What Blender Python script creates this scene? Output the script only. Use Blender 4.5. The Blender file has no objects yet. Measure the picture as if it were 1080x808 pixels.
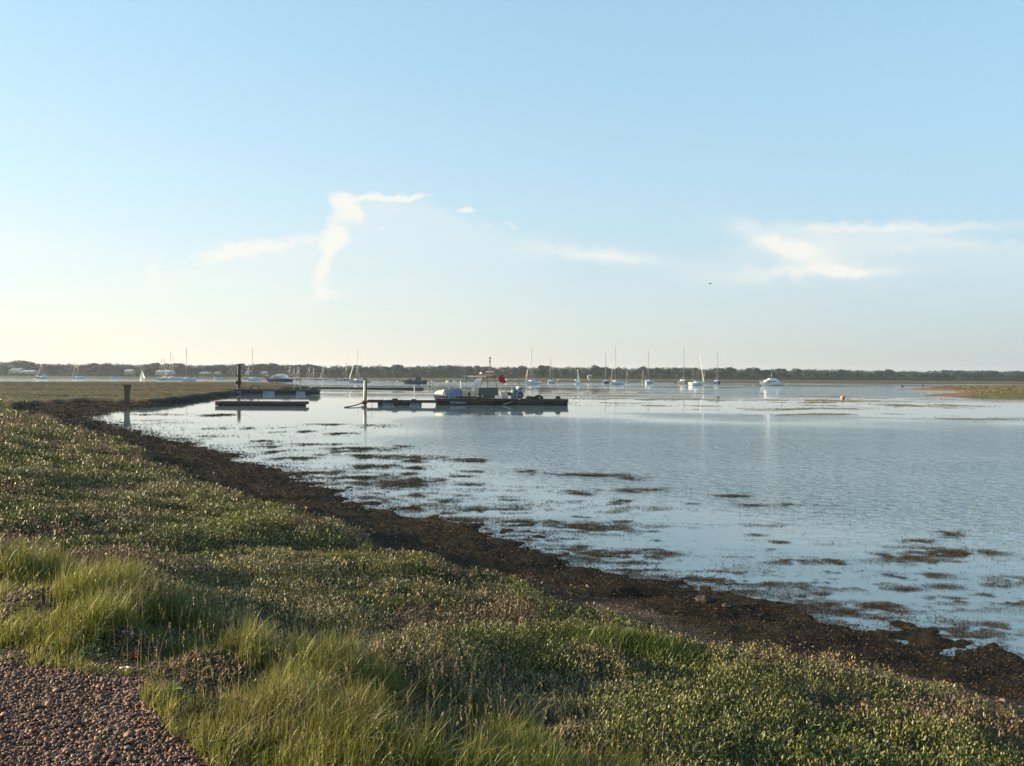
import bpy, math, random
import numpy as np
from mathutils import Matrix, Vector
R = math.radians
sc = bpy.context.scene
COL = sc.collection
rng = np.random.default_rng(7)
random.seed(7)

# ------------------------------------------------------------------ camera
EYE = 2.8                      # metres above the water
FPX = 831.0                    # focal length for a frame 1080 wide
PITCH, ROLL = 0.42, 0.355      # degrees
cam_d = bpy.data.cameras.new('camera'); cam = bpy.data.objects.new('camera', cam_d); COL.objects.link(cam)
CM = Matrix.Rotation(R(90 - PITCH), 4, 'X') @ Matrix.Rotation(R(ROLL), 4, 'Z')
cam.matrix_world = Matrix.Translation((0, 0, EYE)) @ CM
cam_d.sensor_fit = 'HORIZONTAL'; cam_d.sensor_width = 36.0; cam_d.lens = FPX / 1080 * 36
cam_d.clip_start = 0.05; cam_d.clip_end = 9000
sc.camera = cam

# ------------------------------------------------------------------ light and sky
SUN_AZ, SUN_EL = -84.0, 13.0    # degrees from the view direction (minus: to the left), above the horizon
wd = bpy.data.worlds.new('World'); sc.world = wd; wd.use_nodes = True
NT = wd.node_tree; NT.nodes.clear()
def N(t, **kw):
    n = NT.nodes.new(t)
    for k, v in kw.items(): setattr(n, k, v)
    return n
def L(a, b): NT.links.new(a, b)
def mth(op, a, b=None, c=None, clamp=False):
    n = N('ShaderNodeMath', operation=op, use_clamp=clamp)
    for i, v in enumerate((a, b, c)):
        if v is None: continue
        if isinstance(v, (int, float)): n.inputs[i].default_value = v
        else: L(v, n.inputs[i])
    return n.outputs[0]
sky = N('ShaderNodeTexSky', sky_type='NISHITA', sun_disc=False)
sky.sun_elevation = R(SUN_EL); sky.sun_rotation = R(SUN_AZ)
sky.air_density = 0.9; sky.dust_density = 0.35; sky.ozone_density = 2.2; sky.altitude = 0
tc = N('ShaderNodeTexCoord')
sx = N('ShaderNodeSeparateXYZ'); L(tc.outputs['Generated'], sx.inputs[0])
az = mth('MULTIPLY', mth('ARCTAN2', sx.outputs[0], sx.outputs[1]), 57.2958)      # azimuth, degrees, right positive
el = mth('MULTIPLY', mth('ARCSINE', sx.outputs[2]), 57.2958)
def wnoise(scale, detail, seed, sx_=1.0, sy_=1.0, rough=0.55):
    cb = N('ShaderNodeCombineXYZ'); L(mth('MULTIPLY', az, sx_), cb.inputs[0]); L(mth('MULTIPLY', el, sy_), cb.inputs[1]); cb.inputs[2].default_value = seed
    n = N('ShaderNodeTexNoise'); L(cb.outputs[0], n.inputs['Vector']); n.inputs['Scale'].default_value = scale
    n.inputs['Detail'].default_value = detail; n.inputs['Roughness'].default_value = rough
    return n
nw = wnoise(0.8, 7, 3.1, rough=.6)
sc3 = N('ShaderNodeSeparateColor'); L(nw.outputs['Color'], sc3.inputs[0])
azw = mth('ADD', az, mth('MULTIPLY', mth('SUBTRACT', sc3.outputs[0], 0.5), 1.9))
elw = mth('ADD', el, mth('MULTIPLY', mth('SUBTRACT', sc3.outputs[1], 0.5), 1.3))
def blob(a0, e0, ra, re, rot, amp):
    """soft ellipse on the sky dome: centre azimuth/elevation, radii, tilt in degrees"""
    c, s = math.cos(R(rot)), math.sin(R(rot))
    da = mth('SUBTRACT', azw, a0); de = mth('SUBTRACT', elw, e0)
    p = mth('MULTIPLY_ADD', da, c / ra, mth('MULTIPLY', de, s / ra))
    q = mth('MULTIPLY_ADD', da, -s / re, mth('MULTIPLY', de, c / re))
    r2 = mth('MULTIPLY_ADD', p, p, mth('MULTIPLY', q, q))
    return mth('MULTIPLY', mth('EXPONENT', mth('MULTIPLY', r2, -1.0)), amp)
def px_dir(px, py):
    v = CM.to_3x3() @ Vector(((px - 540) / FPX, -(py - 404) / FPX, -1)); v.normalize()
    return math.degrees(math.atan2(v.x, v.y)), math.degrees(math.asin(v.z))
D1 = 57.3 / FPX                                             # degrees per pixel of the 1080 frame, about
def blobs(lst):
    tot = None
    for (px, py, rx, ry, rot, amp) in lst:
        a, e = px_dir(px, py)
        b = blob(a, e, rx * D1, ry * D1, rot, amp)
        tot = b if tot is None else mth('ADD', tot, b)
    return tot
crisp = blobs([(368, 221, 22, 9, -35, 1.0), (392, 209, 34, 4.5, 2, .9), (432, 209, 22, 3, 4, .8), (355, 246, 13, 16, -12, .95), (345, 270, 9, 18, -12, .8), (338, 296, 10, 16, -12, .7),
               (345, 313, 26, 6, 8, .5), (290, 258, 60, 8, 8, .7), (238, 271, 36, 10, 12, .6), (160, 292, 12, 20, -8, .55), (200, 311, 36, 5, 15, .3),
               (404, 240, 4, 5, 0, .5), (491, 221, 12, 3.5, 0, .75), (516, 240, 5, 2.5, 0, .5), (539, 238, 7, 3, 0, .5), (585, 264, 12, 4, 0, .4)])
soft = blobs([(640, 270, 56, 6.5, -6, .85), (830, 262, 52, 9, -26, .75), (885, 286, 50, 5, -3, .8), (935, 240, 105, 5, -4, .75), (800, 290, 60, 8, 0, .4),
              (0, 255, 90, 12, 0, .35), (560, 262, 40, 14, 0, .2), (858, 264, 55, 14, -14, .4), (960, 256, 90, 9, -4, .25)])
def bank(edge, fade, amp, cx, half):
    """a cloud bank below a torn upper edge: edge = [(pixel x, pixel y)] turned into directions; it thins out downwards over fade degrees"""
    rp = N('ShaderNodeValToRGB'); el_ = rp.color_ramp.elements
    pts = sorted((( px_dir(x, y)[0] + 40) / 80, px_dir(x, y)[1] / 30) for x, y in edge)
    while len(el_) < len(pts): el_.new(.5)
    for q, (u, v_) in zip(el_, pts): q.position = u; q.color = (v_, v_, v_, 1)
    L(mth('MULTIPLY_ADD', azw, 1 / 80, .5), rp.inputs[0])
    d = mth('SUBTRACT', mth('MULTIPLY', rp.outputs[0], 30.0), elw)
    up_ = mth('MULTIPLY', d, 1.3, clamp=True)
    u_ = mth('MULTIPLY', mth('SUBTRACT', azw, px_dir(cx, 300)[0]), 1 / (half * D1)); u2 = mth('MULTIPLY', u_, u_)
    up_ = mth('MULTIPLY', up_, mth('EXPONENT', mth('MULTIPLY', mth('MULTIPLY', u2, u2), -1.0)))
    return mth('MULTIPLY', mth('MULTIPLY', up_, mth('EXPONENT', mth('MULTIPLY', mth('MAXIMUM', d, 0.0), -1 / fade))), amp)
b1 = bank([(-60, 300), (60, 292), (145, 282), (190, 275), (230, 262), (300, 254), (342, 250), (352, 218), (372, 207), (420, 205), (460, 213), (500, 228), (545, 243), (590, 256), (680, 266), (760, 280)], 5.0, .5, 325, 200)
b2 = bank([(640, 290), (700, 276), (760, 258), (790, 249), (830, 240), (870, 234), (950, 238), (1040, 248), (1110, 256), (1200, 262)], 3.2, .42, 980, 215)
nd = wnoise(1.3, 9, 9.2, 1, 1.7, 0.66)
cr = mth('ADD', crisp, mth('MULTIPLY', mth('SUBTRACT', nd.outputs['Fac'], 0.5), mth('MULTIPLY', crisp, 3.2, clamp=True)))
cr = mth('MULTIPLY', mth('MAXIMUM', mth('SUBTRACT', cr, 0.14), 0.0), 1.5, clamp=True)
ns = wnoise(0.5, 6, 5.5, 1, 3.2, 0.55)
so = mth('MULTIPLY', mth('ADD', soft, mth('MAXIMUM', b1, b2)), mth('MULTIPLY_ADD', ns.outputs['Fac'], .8, 0.5), clamp=True)
cl = mth('MAXIMUM', cr, so)
gam = N('ShaderNodeGamma'); L(sky.outputs[0], gam.inputs[0]); gam.inputs[1].default_value = 0.4
SK = 1 / (.08 * 2 ** 1.75)
vmul = N('ShaderNodeVectorMath', operation='MULTIPLY'); L(gam.outputs[0], vmul.inputs[0]); vmul.inputs[1].default_value = (.375 * SK, .54 * SK, .60 * SK)
# low summer haze in the air above the horizon, paler and warmer towards the sun's side
vh = N('ShaderNodeCombineXYZ')
for i, (v0, v1) in enumerate(((.78, -.50), (.73, -.37), (.635, -.20))): L(mth('MULTIPLY', mth('MULTIPLY_ADD', sx.outputs[0], v1, v0), SK), vh.inputs[i])
wh = mth('EXPONENT', mth('MULTIPLY', mth('MAXIMUM', el, 0.0), -1 / 11.0))
skyc = N('ShaderNodeMix', data_type='RGBA'); L(wh, skyc.inputs['Factor']); L(vmul.outputs[0], skyc.inputs['A']); L(vh.outputs[0], skyc.inputs['B'])
# clouds scatter the sun: their light is a plain warm white of about the sky's own strength near the sun
mx = N('ShaderNodeMix', data_type='RGBA'); L(mth('MULTIPLY', cl, 0.82), mx.inputs['Factor'])
L(skyc.outputs['Result'], mx.inputs['A'])
CLOUD = mx.inputs['B']; CLOUD.default_value = (.98 * SK, .95 * SK, .86 * SK, 1)
bg = N('ShaderNodeBackground'); L(mx.outputs['Result'], bg.inputs['Color']); bg.inputs['Strength'].default_value = 0.08
ow = N('ShaderNodeOutputWorld'); L(bg.outputs[0], ow.inputs[0])

sd = bpy.data.lights.new('sun', 'SUN'); so_ = bpy.data.objects.new('sun', sd); COL.objects.link(so_)
sd.energy = 5.0; sd.angle = R(0.55); sd.color = (1.0, 0.78, 0.50)
to_sun = Vector((math.sin(R(SUN_AZ)) * math.cos(R(SUN_EL)), math.cos(R(SUN_AZ)) * math.cos(R(SUN_EL)), math.sin(R(SUN_EL))))
so_.rotation_euler = to_sun.to_track_quat('Z', 'Y').to_euler()
so_.location = (-60, 20, 40)
sc.view_settings.view_transform = 'Standard'; sc.view_settings.look = 'None'
sc.view_settings.exposure = 1.78; sc.view_settings.gamma = 1.0; sc.view_settings.use_curve_mapping = False
sc.render.resolution_x, sc.render.resolution_y = 1024, 766
sc.cycles.max_bounces = 8; sc.cycles.transparent_max_bounces = 12
sc.cycles.volume_bounces = 0

# ------------------------------------------------------------------ maths helpers
def at(px, py, z=0.0):
    """the point at height z that shows at pixel (px, py) of the 1080 x 808 photograph"""
    v = CM.to_3x3() @ Vector(((px - 540) / FPX, -(py - 404) / FPX, -1))
    t = (z - EYE) / v.z
    return Vector((v.x * t, v.y * t, z))
def along(px, py, dist):
    """the point at forward distance dist that shows at pixel (px, py)"""
    v = CM.to_3x3() @ Vector(((px - 540) / FPX, -(py - 404) / FPX, -1))
    t = dist / v.y
    return Vector((v.x * t, dist, EYE + v.z * t))
def _h(ix, iy, s):
    h = (ix.astype(np.int64) * 374761393 + iy.astype(np.int64) * 668265263 + s * 974711) & 0xFFFFFFFF
    h = ((h ^ (h >> 13)) * 1274126177) & 0xFFFFFFFF
    h = ((h ^ (h >> 16)) * 2246822519) & 0xFFFFFFFF
    return ((h ^ (h >> 15)) & 0xFFFFFF) / float(0xFFFFFF)
def vn(x, y, s=0):
    x = np.asarray(x, float); y = np.asarray(y, float)
    ix = np.floor(x); iy = np.floor(y); fx = x - ix; fy = y - iy
    fx = fx * fx * (3 - 2 * fx); fy = fy * fy * (3 - 2 * fy)
    a = _h(ix, iy, s); b = _h(ix + 1, iy, s); c = _h(ix, iy + 1, s); d = _h(ix + 1, iy + 1, s)
    return (a * (1 - fx) + b * fx) * (1 - fy) + (c * (1 - fx) + d * fx) * fy
def fbm(x, y, s=0, o=4):
    t = 0; a = 0.5; n = 0
    for k in range(o):
        t = t + a * vn(x, y, s + k * 17); n += a; a *= 0.5
        x, y = x * 1.93 + y * 0.55 + 7.1, y * 1.93 - x * 0.55 + 3.3
    return t / n
def sstep(a, b, x):
    t = np.clip((x - a) / (b - a), 0, 1); return t * t * (3 - 2 * t)
def sdist(x, y, poly):
    """signed distance to a polygon, positive inside"""
    x = np.asarray(x, float); y = np.asarray(y, float)
    d2 = np.full(x.shape, 1e18); ins = np.zeros(x.shape, bool)
    n = len(poly)
    for i in range(n):
        ax, ay = poly[i]; bx, by = poly[(i + 1) % n]
        ex, ey = bx - ax, by - ay; wx, wy = x - ax, y - ay
        t = np.clip((wx * ex + wy * ey) / (ex * ex + ey * ey + 1e-12), 0, 1)
        d2 = np.minimum(d2, (wx - t * ex) ** 2 + (wy - t * ey) ** 2)
        c = (ay > y) != (by > y)
        with np.errstate(divide='ignore', invalid='ignore'):
            ins ^= c & (x < (bx - ax) * (y - ay) / (by - ay + 1e-18) + ax)
    d = np.sqrt(d2)
    return np.where(ins, d, -d)
def ptl(lst, z): return [tuple(at(a, b, z)[:2]) for a, b in lst]

# ------------------------------------------------------------------ the lie of the land
SHORE = [(60, -60), (22, -8), (10, 3.4)] + ptl([(1080, 699), (1040, 690), (970, 671), (890, 651), (820, 634), (745, 619), (690, 608), (640, 598),
        (590, 584), (540, 569), (500, 559), (460, 550), (420, 541), (380, 528), (340, 514), (310, 499), (280, 487), (240, 476), (200, 468), (160, 459.5),
        (130, 452), (106, 445), (98, 440), (112, 435.5), (150, 431), (200, 425), (228, 420), (250, 416.3), (270, 414.3), (300, 412.4), (320, 410.9), (330, 409.8), (326, 408)], 0) + \
        ptl([(300, 405.8), (270, 404.2), (235, 403.6), (200, 403.9), (150, 404), (100, 404.2), (50, 404.3), (0, 404.3)], .1) + [(-210, 200), (-420, 190), (-420, -200), (0, -300)]
VEG = [(58, -62), (20, -10), (7, 1.5)] + ptl([(1150, 830), (1080, 785), (1050, 770), (1000, 750), (940, 735), (870, 715), (800, 700), (740, 690), (680, 665), (620, 650), (560, 643),
        (530, 630), (480, 612), (430, 600), (380, 585), (348, 575), (340, 556), (300, 546), (262, 538), (230, 528), (190, 510), (150, 490), (110, 470), (70, 452), (40, 444), (20, 440), (4, 437)], .42) + \
        ptl([(2, 431), (22, 427), (50, 424.5), (80, 422.8), (110, 421.8), (134, 423.3), (160, 424), (180, 421.5), (205, 418.5), (232, 414.6), (262, 412), (296, 410.3), (314, 409.4), (322, 408.8)], .42) + \
        ptl([(314, 407.0), (296, 405.3), (270, 403.9), (235, 403.3), (200, 403.4), (150, 403.5), (100, 403.7), (50, 403.8), (0, 403.8)], .3) + [(-210, 196), (-416, 186), (-416, -196), (0, -296)]
SPIT = ptl([(968, 417.6), (1000, 418.6), (1040, 419.2), (1080, 419.8)], 0) + [(120, 110), (260, 90), (700, 60), (1200, 200), (1200, 420)] + \
        ptl([(1130, 406), (1080, 406.8), (1020, 407.6), (985, 408.3), (972, 409.3), (945, 410.8), (975, 411.6), (1004, 412.6), (1012, 414.2), (985, 415.6)], 0)
SPITV = ptl([(1010, 417), (1040, 417.8), (1080, 418.2)], .3) + [(122, 114), (262, 94), (700, 66), (1190, 205), (1190, 415)] + \
        ptl([(1130, 405.6), (1080, 406), (1020, 407), (994, 408), (985, 409), (975, 410), (998, 410.6), (1020, 412), (1030, 414), (1008, 415.6)], .3)
FAR = [(-1750, 900), (-700, 760)] + ptl([(0, 398.4), (100, 398.8), (200, 399.6), (300, 400.2), (380, 401.1), (450, 402.2), (560, 403.2), (640, 403.7), (700, 403.5), (760, 403.4), (820, 403.9),
        (860, 404.4), (940, 405.0), (985, 405.0), (1040, 405.2), (1100, 405.4)], 0) + [(480, 500), (1750, 520), (1750, 3000), (-1750, 3000)]
PATH_EDGE = [(0, 690), (60, 697), (110, 706), (150, 714), (178, 738), (196, 760), (225, 785), (262, 812)]
PATH = [tuple(at(a, b, 1.12)[:2]) for a, b in PATH_EDGE] + [(-0.35, 2.3), (2.2, 0.2), (7, -4), (4, -9), (-6, 0), (-14, 10), (-20, 22), (-26, 33), (-24.3, 34), (-17.5, 22.5), (-10.2, 12.5), (-5.5, 7.2)]
MOUNDS = [(-3.4, 5.6, .45, .17), (-2.5, 5.0, .33, .16), (-1.75, 4.75, .30, .12), (-0.75, 3.75, .33, .14), (-0.15, 3.3, .30, .11), (-4.3, 6.6, .5, .13), (-1.2, 4.0, .22, .07), (-2.9, 6.2, .4, .1)]
BUMP = at(322, 562, .6)
def land(x, y):
    """height of the ground, and masks: veg distance, shore distance, which land"""
    x = np.asarray(x, float); y = np.asarray(y, float)
    wob = (fbm(x * .9, y * .9, 5, 3) - .5) * .9 * np.clip(np.hypot(x, y) / 12, .35, 2.5)
    wo2 = (fbm(x * .8 + 40, y * .8, 9, 3) - .5) * 1.0 * np.clip(np.hypot(x, y) / 14, .3, 2.0)
    r = np.hypot(x, y)
    ds = sdist(x, y, SHORE) + wob; dv = sdist(x, y, VEG) + wo2 + .38 * (1 - sstep(45, 70, y))
    # main shore
    t = np.clip(ds / np.maximum(ds - dv, .05), 0, 1)
    rel = (.17 * (fbm(x * 2.0, y * 2.9, 21, 4) - .5) + .03 * (fbm(x * 7, y * 8, 23, 3) - .5)) * (1 - sstep(.5, 1, t)); beach = .36 * t ** 1.15
    near = 1 - sstep(30, 62, y)
    up = .36 + (.12 * near + .24 * (1 - near)) * sstep(0, .35, dv) + (.66 * near - .10 * (1 - near)) * sstep(.2, 6.0 + 6 * (1 - near), dv)
    hum = (fbm(x * 1.1, y * 1.1, 31, 4) - .5) * .15 + (fbm(x * .35, y * .35, 33, 2) - .5) * .08
    up = up + hum * sstep(0, 1.2, dv) + (fbm(x * .16, y * .16, 35, 3) - .5) * .20 * (1 - near) * sstep(0, 3, dv)
    z1 = np.where(dv > 0, up, np.where(ds < 0, np.maximum(ds * .04, -.5), beach) + rel * np.exp(-np.abs(ds) / 6) - .012)
    # right-hand spit
    ws = (fbm(x * .12, y * .12, 51, 3) - .5) * 5
    d2 = sdist(x, y, SPIT) + ws * .5; v2 = sdist(x, y, SPITV) + ws
    t2 = np.clip(d2 / np.maximum(d2 - v2, .05), 0, 1)
    z2 = np.where(d2 < 0, np.maximum(d2 * .1, -.5), np.where(v2 > 0, .34 + .25 * sstep(0, 5, v2) + (fbm(x * .4, y * .4, 53, 3) - .5) * .3, .34 * t2))
    # far shore, the low fields in front of the wood and the rise behind
    d3 = sdist(x, y, FAR) + (fbm(x * .02, y * .02, 61, 3) - .5) * 14
    z3 = np.where(d3 < 0, np.maximum(d3 * .05, -.5), .9 * sstep(0, 14, d3) + 1.3 * sstep(10, 330, d3) + 10 * sstep(330, 800, d3) * (0.7 + .6 * fbm(x * .003, y * .003, 63, 2)))
    z = np.maximum(np.maximum(z1, z2), z3)
    # path: made-up flat crest
    dp = sdist(x, y, PATH)
    pz = 1.12 + .012 * (fbm(x * 2.5, y * 2.5, 71, 3) - .5)
    k = sstep(-.35, .05, dp); z = np.where(ds > 1, z * (1 - k) + pz * k, z)
    for (mx_, my_, mr, mh) in MOUNDS:
        z = z + mh * np.exp(-(((x - mx_) ** 2 + (y - my_) ** 2) / mr ** 2)) * (1 - k)
    z = z + .13 * np.exp(-(((x - BUMP.x + .25) ** 2 + (y - BUMP.y) ** 2) / .8 ** 2)) * sstep(-.1, .15, dv)
    return z, ds, dv, d2, v2, d3, dp

def mat(name, rough=.6, col=(.5, .5, .5), metal=0, spec=.5):
    m = bpy.data.materials.new(name); m.use_nodes = True
    b = m.node_tree.nodes['Principled BSDF']
    b.inputs['Base Color'].default_value = (*col, 1); b.inputs['Roughness'].default_value = rough
    b.inputs['Metallic'].default_value = metal; b.inputs['Specular IOR Level'].default_value = spec
    return m
def worn(name, col, col2, scale=6, rough=.6, bump=.0, stretch=(1, 1, 1), metal=0, spec=.4, lo=.4, hi=.65):
    """procedural paint, timber or stone: two tones broken up by noise, with a little relief"""
    m = mat(name, rough, col, metal, spec); nt = m.node_tree; b = nt.nodes['Principled BSDF']
    t = nt.nodes.new('ShaderNodeTexCoord'); mp = nt.nodes.new('ShaderNodeMapping'); mp.inputs['Scale'].default_value = stretch
    n = nt.nodes.new('ShaderNodeTexNoise'); n.inputs['Scale'].default_value = scale; n.inputs['Detail'].default_value = 6; n.inputs['Roughness'].default_value = .65
    rp = nt.nodes.new('ShaderNodeValToRGB'); rp.color_ramp.elements[0].position = lo; rp.color_ramp.elements[1].position = hi
    rp.color_ramp.elements[0].color = (*col, 1); rp.color_ramp.elements[1].color = (*col2, 1)
    nt.links.new(t.outputs['Object'], mp.inputs[0]); nt.links.new(mp.outputs[0], n.inputs['Vector']); nt.links.new(n.outputs['Fac'], rp.inputs[0]); nt.links.new(rp.outputs[0], b.inputs['Base Color'])
    if bump:
        bp = nt.nodes.new('ShaderNodeBump'); bp.inputs['Distance'].default_value = bump; bp.inputs['Strength'].default_value = .8
        nt.links.new(n.outputs['Fac'], bp.inputs['Height']); nt.links.new(bp.outputs[0], b.inputs['Normal'])
    return m
def leafy(name, rough=.5, trans=.35, spec=.3):
    """leaves, blades, weed: the colour of each leaf comes from its own vertices, light also passes through"""
    m = bpy.data.materials.new(name); m.use_nodes = True; nt = m.node_tree; b = nt.nodes['Principled BSDF']
    a = nt.nodes.new('ShaderNodeVertexColor'); a.layer_name = 'Col'
    nt.links.new(a.outputs[0], b.inputs['Base Color']); b.inputs['Roughness'].default_value = rough; b.inputs['Specular IOR Level'].default_value = spec
    if trans:
        tr = nt.nodes.new('ShaderNodeBsdfTranslucent'); mx = nt.nodes.new('ShaderNodeMixShader'); mx.inputs[0].default_value = trans
        nt.links.new(a.outputs[0], tr.inputs[0]); nt.links.new(b.outputs[0], mx.inputs[1]); nt.links.new(tr.outputs[0], mx.inputs[2])
        nt.links.new(mx.outputs[0], nt.nodes['Material Output'].inputs[0])
    return m
def np_mesh(name, v, f, m, cols=None, smooth=False, parent=None):
    """one mesh object out of numpy arrays; f is (n, 3) or (n, 4)"""
    me = bpy.data.meshes.new(name); v = np.ascontiguousarray(v, np.float32); f = np.ascontiguousarray(f, np.int32)
    k = f.shape[1]
    me.vertices.add(len(v)); me.vertices.foreach_set('co', v.ravel())
    me.loops.add(f.size); me.loops.foreach_set('vertex_index', f.ravel())
    me.polygons.add(len(f)); me.polygons.foreach_set('loop_start', np.arange(0, f.size, k, dtype=np.int32))
    if smooth: me.polygons.foreach_set('use_smooth', np.ones(len(f), bool))
    me.update(calc_edges=True)
    if cols is not None:
        ca = me.color_attributes.new('Col', 'FLOAT_COLOR', 'POINT')
        c4 = np.ones((len(v), 4), np.float32); c4[:, :3] = cols; ca.data.foreach_set('color', c4.ravel())
    me.materials.append(m)
    o = bpy.data.objects.new(name, me); COL.objects.link(o)
    if parent: o.parent = parent
    return o
def kind(o, k): o['kind'] = k; return o

# ------------------------------------------------------------------ ground: one sheet out past the wood
azs = np.unique(np.concatenate([np.linspace(-180, -50, 60), np.linspace(-50, 50, 760), np.linspace(50, 180, 60)]))[:-1]
rad = np.concatenate([[0.15, .6], np.geomspace(1.2, 1650, 520)])
A, RR = np.meshgrid(np.radians(azs), rad)
gx, gy = RR * np.sin(A), RR * np.cos(A)
gz, ds, dv, d2, v2, d3, dp = land(gx, gy)
nr, na = gx.shape
idx = np.arange(nr * na).reshape(nr, na)
a_, b_ = idx[:-1, :], idx[1:, :]
F = np.stack([a_, np.roll(a_, -1, 1), np.roll(b_, -1, 1), b_], -1).reshape(-1, 4)[:, ::-1]
V = np.stack([gx, gy, gz], -1).reshape(-1, 3)
def C(*c): return np.array(c)[None, None, :]
def mixc(a, b, t): return a * (1 - t[..., None]) + b * t[..., None]
n1 = fbm(gx * .8, gy * .8, 81, 4); n2 = fbm(gx * 5, gy * 5, 83, 3); n3 = fbm(gx * .06, gy * .14, 85, 3)
col = mixc(C(.011, .008, .005) + 0 * gz[..., None], C(.030, .020, .011), sstep(.3, .7, n1 * .6 + n2 * .4))       # wet mud and weed
rock = C(.14, .095, .062)
tb = np.clip(ds / np.maximum(ds - dv, .05), 0, 1)
col = mixc(col, rock * (0.6 + .8 * n2[..., None]), sstep(.72, 1.0, tb + (n1 - .5) * .5) * (dv < .1) * sstep(-.5, 2, gx))
far_v = C(.085, .080, .040) * (0.7 + .6 * n3[..., None])
far_v = mixc(far_v, C(.11, .075, .045), sstep(.45, .62, n3))
col = mixc(col, C(.035, .030, .018) + 0 * gz[..., None], sstep(-.05, .25, dv))
col = mixc(col, far_v, sstep(.1, 1.0, dv) * sstep(40, 80, gy))
col = mixc(col, C(.15, .092, .056) * (0.6 + .8 * n1[..., None]), ((d2 > -1) & (ds < 0)) * 1.0)
col = mixc(col, C(.085, .085, .035) * (0.7 + .6 * n1[..., None]), sstep(.0, 2.5, v2) * (ds < 0))
fm = (d3 > -6) * 1.0
col = mixc(col, C(.050, .042, .028) + 0 * gz[..., None], fm)
col = mixc(col, mixc(C(.060, .050, .028) + 0 * gz[..., None], C(.085, .088, .032), sstep(.4, .6, fbm(gx * .008, gy * .03, 91, 2))), sstep(14, 40, d3))
col = mixc(col, C(.070, .048, .038) + 0 * gz[..., None], sstep(-.1, .1, dp))
gm = leafy('ground_earth', .9, 0, .08)
nt = gm.node_tree; bb = nt.nodes['Principled BSDF']
t_ = nt.nodes.new('ShaderNodeTexCoord'); n_ = nt.nodes.new('ShaderNodeTexNoise'); n_.inputs['Scale'].default_value = 28; n_.inputs['Detail'].default_value = 5
bp_ = nt.nodes.new('ShaderNodeBump'); bp_.inputs['Distance'].default_value = .03; bp_.inputs['Strength'].default_value = .9
nt.links.new(t_.outputs['Object'], n_.inputs['Vector']); nt.links.new(n_.outputs['Fac'], bp_.inputs['Height']); nt.links.new(bp_.outputs[0], bb.inputs['Normal'])
kind(np_mesh('ground', V, F, gm, col.reshape(-1, 3), True), 'structure')

# ------------------------------------------------------------------ water
rad_w = np.geomspace(3, 1600, 230); azw_ = azs
A, RW = np.meshgrid(np.radians(azw_), rad_w); wx, wy = RW * np.sin(A), RW * np.cos(A)
nr, na = wx.shape; idx = np.arange(nr * na).reshape(nr, na); a_, b_ = idx[:-1], idx[1:]
F = np.stack([a_, np.roll(a_, -1, 1), np.roll(b_, -1, 1), b_], -1).reshape(-1, 4)[:, ::-1]
cap = np.array([[0, 0, 0]]); 
Vw = np.stack([wx, wy, wx * 0], -1).reshape(-1, 3)
ws_ = sdist(wx, wy, SHORE)
brz = sstep(.36, .62, fbm(wx * .018 + 3, wy * .05, 101, 3) + .0)
rip = sstep(2.5, 9, -ws_) * sstep(-9, 2, wx + (fbm(wx * .2, wy * .2, 103, 2) - .5) * 5)           # open water right of the bay
rip = rip * (1 - sstep(44, 64, wy + (fbm(wx * .06, wy * .1, 105, 3) - .5) * 34)) + brz * sstep(95, 150, wy) * .9
rip = np.clip(rip * (0.65 + .5 * fbm(wx * .12, wy * .35, 107, 3)) + .012, .012, 1)
wm = bpy.data.materials.new('water'); wm.use_nodes = True; nt = wm.node_tree; b = nt.nodes['Principled BSDF']
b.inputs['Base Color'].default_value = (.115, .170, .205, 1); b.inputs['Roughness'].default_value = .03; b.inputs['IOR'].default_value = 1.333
at_ = nt.nodes.new('ShaderNodeVertexColor'); at_.layer_name = 'Col'
t_ = nt.nodes.new('ShaderNodeTexCoord')
def wn(scale, st, det):
    mp = nt.nodes.new('ShaderNodeMapping'); mp.inputs['Scale'].default_value = st; mp.inputs['Rotation'].default_value = (0, 0, R(12))
    n = nt.nodes.new('ShaderNodeTexNoise'); n.inputs['Scale'].default_value = scale; n.inputs['Detail'].default_value = det; n.inputs['Distortion'].default_value = .4
    nt.links.new(t_.outputs['Object'], mp.inputs[0]); nt.links.new(mp.outputs[0], n.inputs['Vector']); return n.outputs['Fac']
big = wn(2.6, (1, 1.4, 1), 3); sml = wn(7.0, (1, 1.3, 1), 2)
mm = nt.nodes.new('ShaderNodeMath'); mm.operation = 'MULTIPLY_ADD'; nt.links.new(sml, mm.inputs[0]); mm.inputs[1].default_value = .28; nt.links.new(big, mm.inputs[2])
m2 = nt.nodes.new('ShaderNodeMath'); m2.operation = 'MULTIPLY'; nt.links.new(mm.outputs[0], m2.inputs[0]); nt.links.new(at_.outputs[0], m2.inputs[1])
bw = nt.nodes.new('ShaderNodeBump'); bw.inputs['Distance'].default_value = .075; bw.inputs['Strength'].default_value = 1.0
nt.links.new(m2.outputs[0], bw.inputs['Height']); nt.links.new(bw.outputs[0], b.inputs['Normal'])
kind(np_mesh('water', Vw, F, wm, np.repeat(rip.reshape(-1, 1), 3, 1), True), 'structure')

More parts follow.
